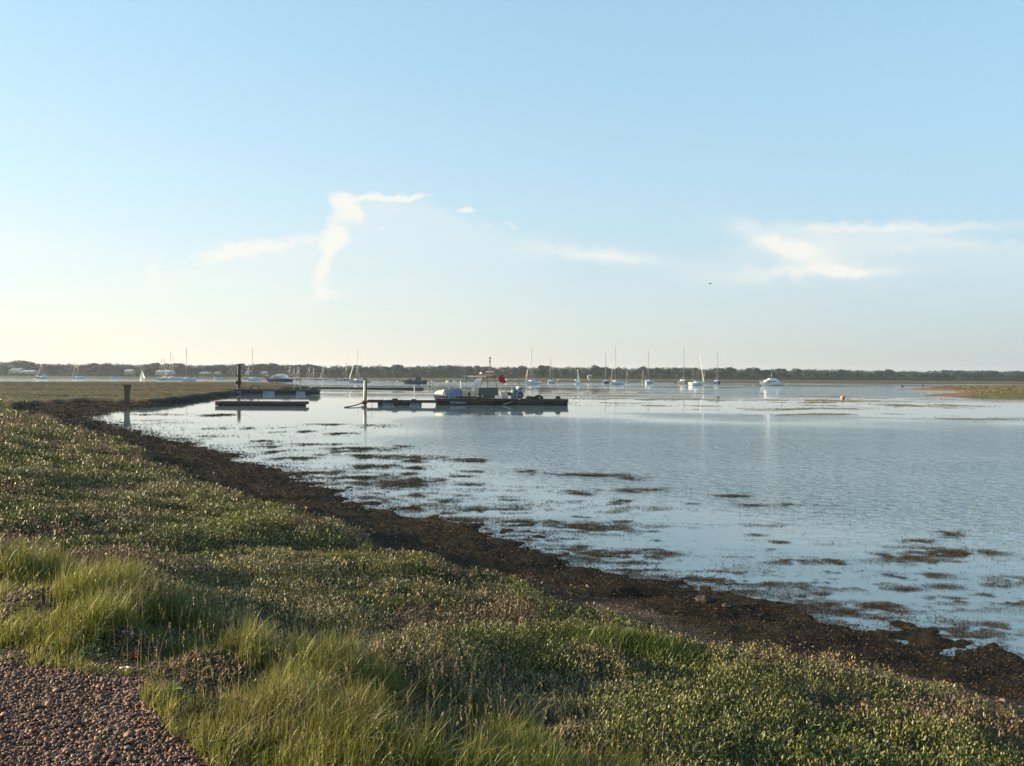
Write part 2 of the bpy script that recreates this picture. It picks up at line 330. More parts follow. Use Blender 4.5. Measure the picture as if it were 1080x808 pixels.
# ------------------------------------------------------------------ ground cover, as real leaves
def scatter(n, r0, r1, s_fun, az0=-46, az1=46):
    """n points in a sector, their density falling with the square of the leaf size s_fun(r)"""
    rr = np.geomspace(r0, r1, 4000); w = rr / s_fun(rr) ** 2
    cdf = np.cumsum(w * np.gradient(rr)); cdf /= cdf[-1]
    r = np.interp(rng.random(n), cdf, rr); a = np.radians(rng.uniform(az0, az1, n))
    return r * np.sin(a), r * np.cos(a), r
def orient(n, tilt0, tilt1):
    th = rng.uniform(0, 2 * np.pi, n); ti = np.radians(rng.uniform(tilt0, tilt1, n))
    d = np.stack([np.cos(th) * np.cos(ti), np.sin(th) * np.cos(ti), np.sin(ti)], -1)      # leaf direction
    u = np.stack([-np.sin(th), np.cos(th), 0 * th], -1)
    nrm = np.cross(d, u); roll = rng.uniform(-.7, .7, n)[:, None]
    return d, u * np.cos(roll) + nrm * np.sin(roll)
def leaves(base, d, u, ln, wd, col):
    """diamond leaves: two triangles folded along the midrib"""
    nrm = np.cross(d, u); ln = ln[:, None]; wd = wd[:, None]
    mid = base + d * ln * .5
    v = np.stack([base, mid - u * wd * .5 + nrm * wd * .18, base + d * ln, mid + u * wd * .5 + nrm * wd * .18], 1)
    n = len(base); f = np.arange(n)[:, None] * 4
    F = np.concatenate([f + np.array([[0, 1, 2]]), f + np.array([[0, 2, 3]])], 0)
    return v.reshape(-1, 3), F, np.repeat(col, 4, 0)

def veg_colour(x, y, tag=0):
    n = len(x)
    c = np.empty((n, 3))
    a = fbm(x * .55, y * .75, 111 + tag, 3); b = fbm(x * 1.3, y * 1.3, 113 + tag, 3); e = fbm(x * .25, y * .3, 115 + tag, 2)
    g1 = np.array([.148, .136, .058]); g2 = np.array([.092, .102, .026]); br = np.array([.120, .082, .052]); yl = np.array([.115, .135, .035])
    c[:] = g1
    t = sstep(.42, .62, a)[:, None]; c = c * (1 - t) + g2 * t
    t = (sstep(.53, .63, b) * .85)[:, None]; c = c * (1 - t) + br * t
    t = (sstep(.60, .70, e) * .7)[:, None]; c = c * (1 - t) + yl * t
    return c * rng.uniform(.5, 1.5, (n, 1)) * rng.uniform(.9, 1.1, (n, 3))

# grassy bank along the path
GRASS = ptl([(-60, 588), (0, 590), (60, 597), (130, 610), (200, 636), (262, 664), (330, 678), (400, 688), (470, 700), (540, 724), (610, 757), (660, 785), (700, 812), (730, 850), (500, 950), (262, 900)], 1.05) + \
        [tuple(at(p_, q_ + 14, 1.12)[:2]) for p_, q_ in PATH_EDGE[::-1]] + ptl([(-60, 705)], 1.1)
def grass_mask(x, y, dp, m=0.0):
    ed = fbm(x * 1.9, y * 1.9, 121, 3) - .5; e2 = fbm(x * 7, y * 7, 123, 2) - .5
    return sdist(x, y, GRASS) + ed * .55 + e2 * .2 > m
leaf_m = leafy('sea_purslane_leaf', .5, .20, .3)
blade_m = leafy('grass_blade', .45, .38, .3)
weed_m = leafy('seaweed', .6, .0, .15)

SF = lambda r: np.minimum(.0225 * np.maximum(1, r / 6.5) ** .8, .15)
def shoots(n, r0, r1, k):
    x, y, r = scatter(n, r0, r1, SF)
    z, ds, dv, d2, v2, d3, dp = land(x, y)
    ed = (fbm(x * 2.2, y * 2.2, 131, 3) - .5) * 1.0 * np.clip(r / 12, .5, 2)
    gap = fbm(x * 1.7, y * 1.7, 133, 3)
    keep = (dv > .05 + ed * .5) & (dp < -.12) & (~grass_mask(x, y, dp) | (rng.random(n) < .03))
    keep &= rng.random(n) < np.clip(1.2 - sstep(.58, .68, gap) * .9 , 0, 1)
    keep &= (dv > .8) | (rng.random(n) < .55)
    x, y, r, z, dv = x[keep], y[keep], r[keep], z[keep], dv[keep]
    s = SF(r); c = veg_colour(x, y)
    fm = sstep(38, 75, y)[:, None]
    fc = np.array([.120, .086, .048]) * (1 - sstep(.45, .6, fbm(x * .05, y * .1, 141, 3))[:, None]) + np.array([.085, .085, .034]) * sstep(.45, .6, fbm(x * .05, y * .1, 141, 3))[:, None]
    bd = .5 + .9 * sstep(.35, .65, fbm(x * .02, y * .11, 145, 3))[:, None]
    c = c * (1 - fm) + fc * bd * fm * rng.uniform(.8, 1.2, (len(x), 1))
    tall = fbm(x * 1.9, y * 1.9, 143, 3); h = (.05 + .10 * sstep(.40, .65, tall)) * np.clip(dv * 1.2 + .35, 0, 1) * (r < 60) + s * np.where(r < 60, 1.2, .5)
    V_, F_, C_ = [], [], []; off = 0
    for j in range(k):
        t = (j + rng.random(len(x))) / k
        d, u = orient(len(x), 25 if r0 < 50 else 5, 80 if r0 < 50 else 50)
        base = np.stack([x + rng.normal(0, 1, len(x)) * s * .55, y + rng.normal(0, 1, len(x)) * s * .55, z + h * t - .01], -1)
        tip = (rng.random(len(x)) < .10)[:, None] * (t > .6)[:, None]
        cc = c * rng.uniform(.75, 1.25, (len(x), 1)); cc = np.where(tip, np.array([.27, .25, .16]) * rng.uniform(.6, 1.2, (len(x), 1)), cc)
        v, f, q = leaves(base, d, u, s * rng.uniform(.8, 1.5, len(x)), s * rng.uniform(.32, .52, len(x)), cc)
        V_.append(v); F_.append(f + off); C_.append(q); off += len(v)
    return np.concatenate(V_), np.concatenate(F_), np.concatenate(C_)
v, f, c = shoots(320000, 2.2, 75, 7)
print('shoots', len(f))
kind(np_mesh('sea_purslane', v, f, leaf_m, c), 'stuff')['label'] = 'grey green low sea purslane carpeting the near bank'
v, f, c = shoots(150000, 75, 270, 3)
kind(np_mesh('salt_marsh_plants', v, f, leaf_m, c), 'stuff')['label'] = 'brown and olive salt marsh cover beyond the bay'

def blades(n, x, y, z, h, col, lean, wdt):
    th = rng.uniform(0, 2 * np.pi, n); le = np.abs(rng.normal(0, 1, n)) * lean
    wind = np.array([.08, -.02])
    dx = np.cos(th) * le + wind[0] * rng.uniform(.3, 1.2, n); dy = np.sin(th) * le + wind[1]
    px_, py_ = -np.sin(th + .6), np.cos(th + .6)
    vs = []
    for t, w in ((0, 1), (.38, .85), (.72, .55)):
        cx, cy, cz = x + dx * h * t * t, y + dy * h * t * t, z + h * (t - .18 * t * t * le)
        vs += [np.stack([cx - px_ * wdt * w / 2, cy - py_ * wdt * w / 2, cz], -1), np.stack([cx + px_ * wdt * w / 2, cy + py_ * wdt * w / 2, cz], -1)]
    vs.append(np.stack([x + dx * h, y + dy * h, z + h * np.clip(1 - .18 * le * 1.5, .3, 1)], -1))
    v = np.stack(vs, 1); b = np.arange(n)[:, None] * 7
    F = np.concatenate([b + np.array([q]) for q in ((0, 1, 3), (0, 3, 2), (2, 3, 5), (2, 5, 4), (4, 5, 6))], 0)
    sh = np.array([.72, .72, .9, .9, 1.0, 1.0, 1.15])
    cc = col[:, None, :] * np.ones((1, 7, 1))
    return v.reshape(-1, 3), F, cc.reshape(-1, 3)
n = 900000
x, y, r = scatter(n, 1.6, 11, lambda r: 1 + 0 * r + .0)
keep = rng.random(n) < np.clip(1.0 / np.maximum(1, r / 4.5) ** 1.2, 0, 1)
x, y = x[keep], y[keep]
z, ds, dv, d2, v2, d3, dp = land(x, y)
tuft = fbm(x * 2.6, y * 2.6, 151, 3)
keep = grass_mask(x, y, dp) & (rng.random(len(x)) < .45 + sstep(.40, .58, tuft)) & (dv > .3) & (dp < .12)
x, y, z, tuft, dp = x[keep], y[keep], z[keep], tuft[keep], dp[keep]
n = len(x); print('blades', n)
edge = sstep(0, .35, -dp)
h = (.045 + .21 * sstep(.40, .66, tuft) * (.35 + .65 * edge)) * rng.uniform(.35, 1.35, n)
dry = fbm(x * 1.1, y * 1.1, 153, 3)
c = np.array([.152, .164, .030]) * np.ones((n, 1)); t = sstep(.50, .68, dry)[:, None] * .55
c = c * (1 - t) + np.array([.145, .130, .045]) * t
st = (rng.random(n) < .10)[:, None]; c = np.where(st, np.array([.24, .20, .11]), c)
c = c * rng.uniform(.5, 1.45, (n, 1))
v, f, cc = blades(n, x, y, z - .01, h, c, .52, rng.uniform(.0026, .0058, n))
kind(np_mesh('grass', v, f, blade_m, cc), 'stuff')['label'] = 'long green and straw grass beside the gravel path'

# grass clumps among the purslane
cl_spots = [(640, 668, .5, .26), (668, 672, .45, .24), (700, 676, .45, .22), (610, 664, .4, .22), (725, 678, .3, .16), (420, 596, .5, .22), (370, 590, .6, .26), (330, 586, .5, .2), (180, 530, .9, .25), (230, 540, .8, .25),
            (140, 522, .8, .2), (270, 552, .6, .25), (310, 556, .5, .2), (50, 575, .4, .12), (480, 655, .4, .12), (575, 700, .3, .14), (385, 640, .5, .1), (300, 540, .5, .2), (205, 522, .5, .2)]
V_, F_, C_ = [], [], []; off = 0
for (px, py, rad_, hh) in cl_spots:
    p = at(px, py, .62); m = int(3200 * rad_ * (1 if p.y < 14 else .7))
    q = rng.normal(0, .42, (m, 2)) * rad_; q[:, 0] *= 1.5
    x, y = p.x + q[:, 0], p.y + q[:, 1]; z, _, dv, *_r = land(x, y); ok = dv > 0; x, y, z = x[ok], y[ok], z[ok]; m = len(x)
    h = .62 * hh * np.exp(-(q[ok] ** 2).sum(1) / rad_ ** 2 * .8) * rng.uniform(.5, 1.2, m)
    c = (np.array([.085, .100, .024]) if py < 600 else np.array([.10, .125, .03])) * rng.uniform(.6, 1.35, (m, 1))
    v, f, cc = blades(m, x, y, z, h, c, .3, rng.uniform(.004, .008, m) * max(1, p.y / 11))
    V_.append(v); F_.append(f + off); C_.append(cc); off += len(v)
kind(np_mesh('marsh_grass', np.concatenate(V_), np.concatenate(F_), blade_m, np.concatenate(C_)), 'stuff')['label'] = 'taller yellow green grass clumps along the bank edge'

# ------------------------------------------------------------------ stones
ph = (1 + 5 ** .5) / 2
ICO = np.array([(-1, ph, 0), (1, ph, 0), (-1, -ph, 0), (1, -ph, 0), (0, -1, ph), (0, 1, ph), (0, -1, -ph), (0, 1, -ph), (ph, 0, -1), (ph, 0, 1), (-ph, 0, -1), (-ph, 0, 1)]) / math.hypot(1, ph)
ICF = np.array([(0, 11, 5), (0, 5, 1), (0, 1, 7), (0, 7, 10), (0, 10, 11), (1, 5, 9), (5, 11, 4), (11, 10, 2), (10, 7, 6), (7, 1, 8), (3, 9, 4), (3, 4, 2), (3, 2, 6), (3, 6, 8), (3, 8, 9), (4, 9, 5), (2, 4, 11), (6, 2, 10), (8, 6, 7), (9, 8, 1)])
def stones(x, y, z, s, col):
    n = len(x)
    v = ICO[None] * rng.uniform(.55, 1.25, (n, 12, 1)) * np.stack([rng.uniform(.8, 1.5, n), rng.uniform(.7, 1.1, n), rng.uniform(.45, .85, n)], -1)[:, None, :]
    a = rng.uniform(0, 2 * np.pi, n); t = rng.normal(0, .4, n)
    ca, sa, ct, st = np.cos(a)[:, None], np.sin(a)[:, None], np.cos(t)[:, None], np.sin(t)[:, None]
    vx, vy, vz = v[..., 0], v[..., 1], v[..., 2]
    vx, vz = vx * ct - vz * st, vx * st + vz * ct
    v = np.stack([vx * ca - vy * sa, vx * sa + vy * ca, vz], -1) * s[:, None, None] + np.stack([x, y, z], -1)[:, None, :]
    F = (ICF[None] + np.arange(n)[:, None, None] * 12).reshape(-1, 3)
    return v.reshape(-1, 3), F, np.repeat(col, 12, 0)
def stone_cols(n):
    pal = np.array([1.12, .93, .78]) * np.array([[.13, .085, .072], [.17, .115, .095], [.10, .072, .064], [.21, .15, .125], [.085, .07, .068], [.15, .085, .06], [.27, .20, .17]])
    return pal[rng.choice(7, n, p=[.28, .24, .2, .1, .1, .06, .02])] * rng.uniform(.7, 1.2, (n, 1))
stone_m = leafy('flint_gravel', .7, 0, .3)
n = 330000
x, y, r = scatter(n, 1.8, 10, lambda r: np.maximum(1, r / 5), -50, -5)
z, ds, dv, d2, v2, d3, dp = land(x, y)
ed = (fbm(x * 3, y * 3, 161, 3) - .5) * .5
fin = fbm(x * 2.2, y * 2.2, 163, 3); keep = ((dp > -.10 + ed) & (rng.random(n) < 1.1 - .75 * sstep(.52, .66, fin))) | ((dp > -.5 + ed * 1.4) & (rng.random(n) < .22))
x, y, z, r = x[keep], y[keep], z[keep], r[keep]; s = (rng.gamma(2.0, .0019, len(x)) + .0028) * np.maximum(1, r / 6)
print('gravel', len(x))
v, f, c = stones(x, y, z + s * .25 + rng.random(len(x)) * .014, s, stone_cols(len(x)))
kind(np_mesh('gravel', v, f, stone_m, c), 'stuff')['label'] = 'pinkish brown crushed stone surface of the path'
n = 130000
x, y, r = scatter(n, 4.5, 26, lambda r: np.maximum(1, r / 6) ** .8)
z, ds, dv, d2, v2, d3, dp = land(x, y)
tb = np.clip(ds / np.maximum(ds - dv, .05), 0, 1)
up_ = fbm(x * .9, y * .9, 171, 3) - .5
keep = (ds > .3) & (dv < .25) & (rng.random(n) < sstep(.62, .95, tb + up_ * .5) * .6 * np.interp(x, [-6, -2, 1, 4], [.12, .3, .7, 1]))
x, y, z, r = x[keep], y[keep], z[keep], r[keep]; s = (rng.gamma(2.5, .0035, len(x)) + .004) * np.maximum(1, r / 9)
v, f, c = stones(x, y, z + s * .2, s, stone_cols(len(x)) * 1.1)
kind(np_mesh('shingle', v, f, stone_m, c), 'stuff')['label'] = 'pink and grey pebbles along the top of the beach'

# ------------------------------------------------------------------ seaweed: wrack on the beach, mats and scraps afloat
def scraps(x, y, z, s, flat, col):
    n = len(x); d, u = orient(n, -5 if flat > 1 else 0, flat)
    if flat <= 1: u = np.cross(d, np.array([[0, 0, 1.]]))
    return leaves(np.stack([x, y, z], -1), d, u, s * rng.uniform(1, 2.4, n), s * rng.uniform(.4, .8, n), col)
n = 620000
WF = lambda r: .015 * np.maximum(1, r / 7) ** .85
x, y, r = scatter(n, 4.5, 130, WF)
z, ds, dv, d2, v2, d3, dp = land(x, y)
tb = np.clip(ds / np.maximum(ds - dv, .05), 0, 1); wv = fbm(x * 1.3, y * 1.9, 181, 4)
keep = (ds > -1.6) & (z > -.03) & (dv < .15) & (rng.random(n) < np.clip(1.2 - sstep(.68, 1.05, tb + (wv - .5) * .7) * .95, 0, 1) * sstep(-1.0, .15, ds + (wv - .5) * 3))
x, y, z, r, wv = x[keep], y[keep], np.maximum(z[keep], .0), r[keep], wv[keep]; n = len(x)
pal = np.array([[.026, .018, .008], [.046, .028, .010], [.014, .010, .006], [.038, .036, .011], [.080, .045, .016]])
c = pal[rng.choice(5, n, p=[.34, .24, .24, .12, .06])] * rng.uniform(.6, 1.3, (n, 1))
hp = .08 * sstep(.42, .7, wv) + .015
v, f, cc = scraps(x, y, z + hp * rng.random(n), WF(r), 38, c)
print('wrack', n)
kind(np_mesh('seaweed_wrack', v, f, weed_m, cc), 'stuff')['label'] = 'dark brown seaweed wrack heaped along the waterline'

PATCH = [(359, 458, 13, 1, .9), (275, 465, 11, 1, .8), (270, 471, 22, 1, .6), (325, 469.5, 28, 1.2, .7), (375, 474, 24, 1.6, 1), (309, 484, 20, 1.6, 1), (407, 482, 36, 1.6, .8), (422, 471, 9, .8, .8),
         (450, 486, 22, 1.6, .5), (500, 487, 22, 1.2, .8), (390, 492.5, 20, 1.8, 1), (332, 500, 28, 3.2, .8), (375, 506, 42, 4.5, .7), (425, 510, 30, 3, .9), (325, 511, 20, 2, .9), (412, 513, 34, 3, .6), (345, 519.5, 17, 2, 1),
         (455, 507, 13, 1.5, .8), (485, 503, 13, 1.2, .8), (495, 512, 14, 2, .7), (445, 522.5, 15, 1.8, .7), (467, 530, 15, 2.6, .8), (390, 526, 18, 2, .8), (412, 528, 14, 2, .7), (447, 536, 28, 3.5, .6),
         (555, 497, 13, 1, 1), (567, 500, 10, 1, .8), (620, 501.3, 34, 1.4, 1), (675, 517.5, 21, 1.6, 1), (772, 523.6, 15, 1.5, 1), (890, 536, 50, 2.4, .28), (840, 555, 75, 2, .32), (612, 521, 13, 1.8, .9), (600, 531, 60, 3, .3),
         (665, 539, 52, 4, .36), (620, 557, 44, 5, 1), (560, 568, 42, 5, 1), (552, 553, 26, 4.5, .9), (600, 583, 40, 5, .9), (665, 588, 42, 6, .95), (765, 571, 34, 2.5, .5), (700, 558, 40, 3, .25), (655, 600, 45, 6, .9), (835, 592, 30, 3.5, .6),
         (993, 584, 34, 5, .9), (975, 592, 50, 4, .55), (770, 611, 52, 9, .75), (880, 616, 42, 5, .7), (945, 608, 12, 2.5, .9), (985, 607, 12, 2.5, .8), (912, 618, 18, 4, .8), (918, 655, 46, 8, .65), (1015, 666, 50, 8, .65),
         (1070, 612, 20, 3, .8), (1065, 635, 20, 3, .8), (950, 608, 60, 4, .25), (720, 622, 50, 7, .8), (840, 640, 60, 9, .7), (1000, 640, 60, 5, .3), (840, 576, 100, 6, .12), (560, 520, 120, 10, .14), (520, 540, 60, 6, .5), (480, 550, 40, 4, .7),
         (190, 462, 30, 3, .35), (150, 450, 30, 3, .4), (165, 437, 22, .8, .8), (237, 438, 18, .8, .9), (245, 452, 28, .9, .5), (130, 447, 25, 2.5, .6), (900, 555, 60, 2, .2), (1040, 560, 60, 2, .15), (590, 475, 26, .7, 0), (700, 480, 0.1, .1, 0)]
xs, ys, cs, ss = [], [], [], []
pr = random.Random(21)
for _ in range(170):
    t_q = pr.random(); x_q = 240 + 840 * t_q; y_sh = float(np.interp(x_q, [200, 310, 380, 460, 540, 640, 745, 890, 1080], [468, 499, 528, 550, 569, 598, 619, 651, 699]))
    y_q = y_sh - abs(pr.gauss(0, 1)) * (38 if x_q < 700 else 55) - 3
    if y_q > 447: PATCH.append((x_q, y_q, pr.uniform(5, 17), pr.uniform(.45, 1.2) * (1 + (y_q - 450) / 130), pr.uniform(.45, .95)))
for (px, py, hw, hh, den) in PATCH:
    if den <= 0 or hw < 1: continue
    c0 = at(px, py, 0); cr_ = at(px + hw, py, 0); ct_ = at(px, py - hh, 0)
    ax, ay = (cr_ - c0).length, max((ct_ - c0).length, .06)
    s = max(.011, .0105 * c0.y / 9) ; m = int(min(60000, 10.0 * den * ax * ay / (s * s)))
    q = rng.normal(0, .72, (m, 2)); x, y = c0.x + q[:, 0] * ax, c0.y + q[:, 1] * ay
    nz = fbm(x * 1.1 / max(1, c0.y / 14), y * 4.2 / max(1, c0.y / 14), 191, 4); nz2 = fbm(x * 9 / max(1, c0.y / 9), y * 12 / max(1, c0.y / 9), 193, 3)
    k_ = (rng.random(m) < sstep(.47, .56, nz * .62 + nz2 * .38 + (den - .6) * .14 - .03 * np.hypot(q[:, 0], q[:, 1]))) & (np.abs(q[:, 0]) < 2.2)
    x, y = x[k_], y[k_]; m = len(x); xs.append(x); ys.append(y); ss.append(np.full(m, s))
    gr = np.array([.060, .062, .022]) if (px, py) in ((975, 592), (890, 536), (840, 555), (665, 539)) else np.array([.052, .036, .017])
    cs.append(gr * rng.uniform(.45, 1.5, (m, 1)))
# loose scraps in the shallows
n = 260000
x, y, r = scatter(n, 6, 60, lambda r: np.maximum(1, r / 8))
ds = sdist(x, y, SHORE); nz = fbm(x * .5, y * 1.3, 195, 4); nz2 = fbm(x * 5, y * 9, 197, 2)
keep = (ds < 0) & (rng.random(n) < np.exp(ds / 3.6) * .95 * sstep(.42, .56, nz) * sstep(.42, .6, nz2)) & (y < 45)
xs.append(x[keep]); ys.append(y[keep]); ss.append(.013 * np.maximum(1, r[keep] / 9)); cs.append(np.array([.045, .036, .016]) * rng.uniform(.5, 1.5, (keep.sum(), 1)))
x, y, s, c = map(np.concatenate, (xs, ys, ss, cs)); print('floating', len(x))
v, f, cc = scraps(x, y, .004 + s * .5 * rng.random(len(x)), s, 14, c)
kind(np_mesh('floating_seaweed', v, f, weed_m, cc), 'stuff')['label'] = 'scraps and rafts of brown seaweed afloat near the shore'
# far mats: thin pale weed lying on the surface
xs, ys, ss, cs = [], [], [], []
MATS = [(690, 421, 60, .8, 1), (760, 421.5, 100, 1.1, 1), (840, 424, 30, .9, 1), (885, 423.4, 55, 1, .9), (650, 417.5, 60, .5, .6), (600, 415, 60, .6, .7), (980, 427.5, 40, .8, .8), (930, 428, 60, .6, .5), (1000, 430, 60, .6, .3),
        (800, 432, 60, .7, .8), (880, 431, 60, .7, .5), (700, 428, 80, .5, .3), (840, 438, 40, .8, .9), (900, 437, 70, .7, .5), (1010, 441.6, 38, .6, 1), (1000, 444.6, 20, .6, 1), (1060, 439, 40, .5, .4), (420, 417, 60, .6, .8), (470, 414, 60, .5, .6),
        (640, 411.5, 90, .5, .7), (740, 415, 80, .5, .4), (560, 411, 40, .4, .5), (880, 418.5, 70, .5, .5), (950, 421, 60, .5, .4), (370, 413, 30, .4, .3), (610, 425, 60, .6, .3), (180, 409, .1, .1, 0)]
for (px, py, hw, hh, den) in MATS:
    if hw < 1: continue
    c0 = at(px, py, 0); ax = (at(px + hw, py, 0) - c0).length; ay = abs((at(px, py - hh, 0) - c0).length)
    m = int(3000 * den * (hw / 60)); q = rng.normal(0, .6, (m, 2)); x, y = c0.x + q[:, 0] * ax, c0.y + q[:, 1] * ay
    nz = fbm(x * .35, y * .5, 201, 4); k_ = rng.random(m) < sstep(.48, .60, nz); x, y = x[k_], y[k_]
    xs.append(x); ys.append(y); ss.append(np.full(len(x), .0022 * c0.y)); cs.append(np.array([.15, .118, .060]) * rng.uniform(.6, 1.4, (len(x), 1)))
x, y, s, c = map(np.concatenate, (xs, ys, ss, cs))
v, f, cc = scraps(x, y, .006 + .02 * rng.random(len(x)), s, 1, c)
kind(np_mesh('weed_mat', v, f, weed_m, cc), 'stuff')['label'] = 'pale brown streaks of weed floating far out on the water'

# ================================================================== things
class MB:
    """collects shapes into one mesh"""
    def __init__(s): s.v = []; s.f = []
    def add(s, v, f):
        o = len(s.v); s.v += [tuple(p) for p in v]; s.f += [tuple(i + o for i in q) for q in f]; return s
    def box(s, c, d, rz=0, rx=0, ry=0):
        m = Matrix.Translation(c) @ Matrix.Rotation(rz, 4, 'Z') @ Matrix.Rotation(ry, 4, 'Y') @ Matrix.Rotation(rx, 4, 'X')
        v = [m @ Vector((a * d[0] / 2, b * d[1] / 2, e * d[2] / 2)) for a in (-1, 1) for b in (-1, 1) for e in (-1, 1)]
        return s.add(v, [(0, 1, 3, 2), (4, 6, 7, 5), (0, 4, 5, 1), (2, 3, 7, 6), (0, 2, 6, 4), (1, 5, 7, 3)])
    def tube(s, a, b, r0, r1=None, n=8, cap=True):
        a, b = Vector(a), Vector(b); r1 = r0 if r1 is None else r1
        d = (b - a).normalized(); u = d.orthogonal().normalized(); w = d.cross(u)
        v = []
        for p, r in ((a, r0), (b, r1)):
            for k in range(n): t = 2 * math.pi * k / n; v.append(p + (u * math.cos(t) + w * math.sin(t)) * r)
        f = [(k, (k + 1) % n, n + (k + 1) % n, n + k) for k in range(n)]
        if cap: f += [tuple(range(n))[::-1], tuple(range(n, 2 * n))]
        return s.add(v, f)
    def path(s, pts, r, n=6):
        for a, b in zip(pts[:-1], pts[1:]): s.tube(a, b, r, n=n)
        return s
    def prism(s, outline, y0, y1):
        """outline in x, z; extruded from y0 to y1"""
        n = len(outline); v = [(x, y0, z) for x, z in outline] + [(x, y1, z) for x, z in outline]
        f = [(k, (k + 1) % n, n + (k + 1) % n, n + k) for k in range(n)] + [tuple(range(n))[::-1], tuple(range(n, 2 * n))]
        return s.add(v, f)
    def ball(s, c, r, sq=(1, 1, 1), n=10, m=6):
        v = []; f = []
        for i in range(m + 1):
            p = math.pi * i / m
            for k in range(n): t = 2 * math.pi * k / n; v.append((c[0] + r * sq[0] * math.sin(p) * math.cos(t), c[1] + r * sq[1] * math.sin(p) * math.sin(t), c[2] + r * sq[2] * math.cos(p)))
        for i in range(m):
            for k in range(n): f.append((i * n + k, (i + 1) * n + k, (i + 1) * n + (k + 1) % n, i * n + (k + 1) % n))
        return s.add(v, f)
    def build(s, name, m, parent=None, smooth=False, bevel=0, label=None):
        me = bpy.data.meshes.new(name); me.from_pydata(s.v, [], s.f); me.validate(); me.update()
        if smooth:
            for p in me.polygons: p.use_smooth = True
        me.materials.append(m); o = bpy.data.objects.new(name, me); COL.objects.link(o)
        if parent: o.parent = parent
        if bevel: b = o.modifiers.new('bevel', 'BEVEL'); b.width = bevel; b.segments = 2; b.limit_method = 'ANGLE'
        if label: o['label'] = label
        return o
def thing(name, label, cat, loc=(0, 0, 0), rz=0, group=None):
    o = bpy.data.objects.new(name, None); COL.objects.link(o); o.empty_display_size = .2
    o.location = loc; o.rotation_euler = (0, 0, rz); o['label'] = label; o['category'] = cat
    if group: o['group'] = group
    return o
def tag(o, label, cat, group=None):
    o['label'] = label; o['category'] = cat
    if group: o['group'] = group
    return o
def copy_tree(o, parent=None):
    c = o.copy(); COL.objects.link(c)
    if parent is not None: c.parent = parent
    for ch in list(o.children): copy_tree(ch, c)
    return c

M = dict(
    gel=worn('white_gelcoat', (.66, .65, .61), (.52, .51, .48), 2, .3, lo=.5, hi=.9), pale=worn('grey_gelcoat', (.50, .52, .54), (.40, .41, .42), 2, .35),
    navy=worn('navy_paint', (.012, .020, .055), (.02, .03, .07), 3, .6, spec=.15), blue=worn('blue_paint_and_shade', (.12, .17, .28), (.17, .21, .30), 3, .6), royal=worn('blue_plastic', (.13, .19, .34), (.18, .24, .38), 3, .5),
    dark=worn('dark_hull_paint', (.035, .04, .05), (.06, .065, .07), 3, .4), glass=mat('tinted_glass', .08, (.02, .025, .03), 0, .8), alu=mat('mast_alloy', .5, (.20, .20, .20), .2), darkalu=mat('dark_spar', .4, (.16, .16, .17), .3),
    wire=mat('steel_wire', .4, (.30, .30, .31), .7), canvas=worn('blue_canvas', (.03, .05, .13), (.05, .07, .17), 6, .8), cream=worn('cream_paint', (.60, .53, .40), (.42, .36, .26), 4, .5), sail=mat('sailcloth', .7, (.82, .80, .72)),
    timber=worn('old_wet_timber', (.032, .026, .020), (.085, .068, .052), 9, .75, .01, (1, 1, 4)), deckw=worn('weathered_decking', (.07, .055, .042), (.13, .105, .08), 8, .8, .004, (6, 1, 1)), pier=worn('black_tarred_timber', (.014, .013, .013), (.035, .03, .027), 6, .7, .006),
    weedy=worn('weed_grown_timber', (.022, .020, .012), (.055, .045, .02), 7, .8, .02), foam=worn('grey_float', (.30, .33, .38), (.20, .22, .25), 3, .6), foamd=worn('dirty_float', (.20, .22, .26), (.10, .10, .11), 2.5, .7),
    rust=worn('rusty_iron', (.16, .06, .03), (.07, .03, .02), 8, .8, .005), tarp=worn('grey_tarpaulin', (.06, .066, .078), (.085, .092, .105), 3, .7, .01), orange=worn('orange_roof', (.42, .17, .07), (.28, .11, .05), 5, .6), red=mat('red_cloth', .8, (.45, .015, .02)),
    reddoor=worn('oxblood_paint', (.16, .03, .03), (.10, .02, .02), 4, .5), rubber=mat('black_rubber', .6, (.02, .02, .02)), rope=mat('rope', .9, (.07, .06, .05)), buoyo=worn('orange_buoy', (.30, .20, .11), (.20, .13, .08), 4, .5),
    wall=worn('pale_render', (.42, .41, .38), (.34, .33, .31), .6, .8), wallt=worn('tan_boarding', (.38, .32, .25), (.30, .25, .2), .6, .8), roofs=worn('slate_roof', (.14, .14, .15), (.20, .19, .19), .7, .7), rooft=worn('pale_roof', (.34, .33, .32), (.28, .27, .27), .7, .7),
    bark=worn('bark', (.06, .05, .04), (.10, .085, .07), 3, .9), skin=mat('feather', .8, (.05, .05, .05)),
)

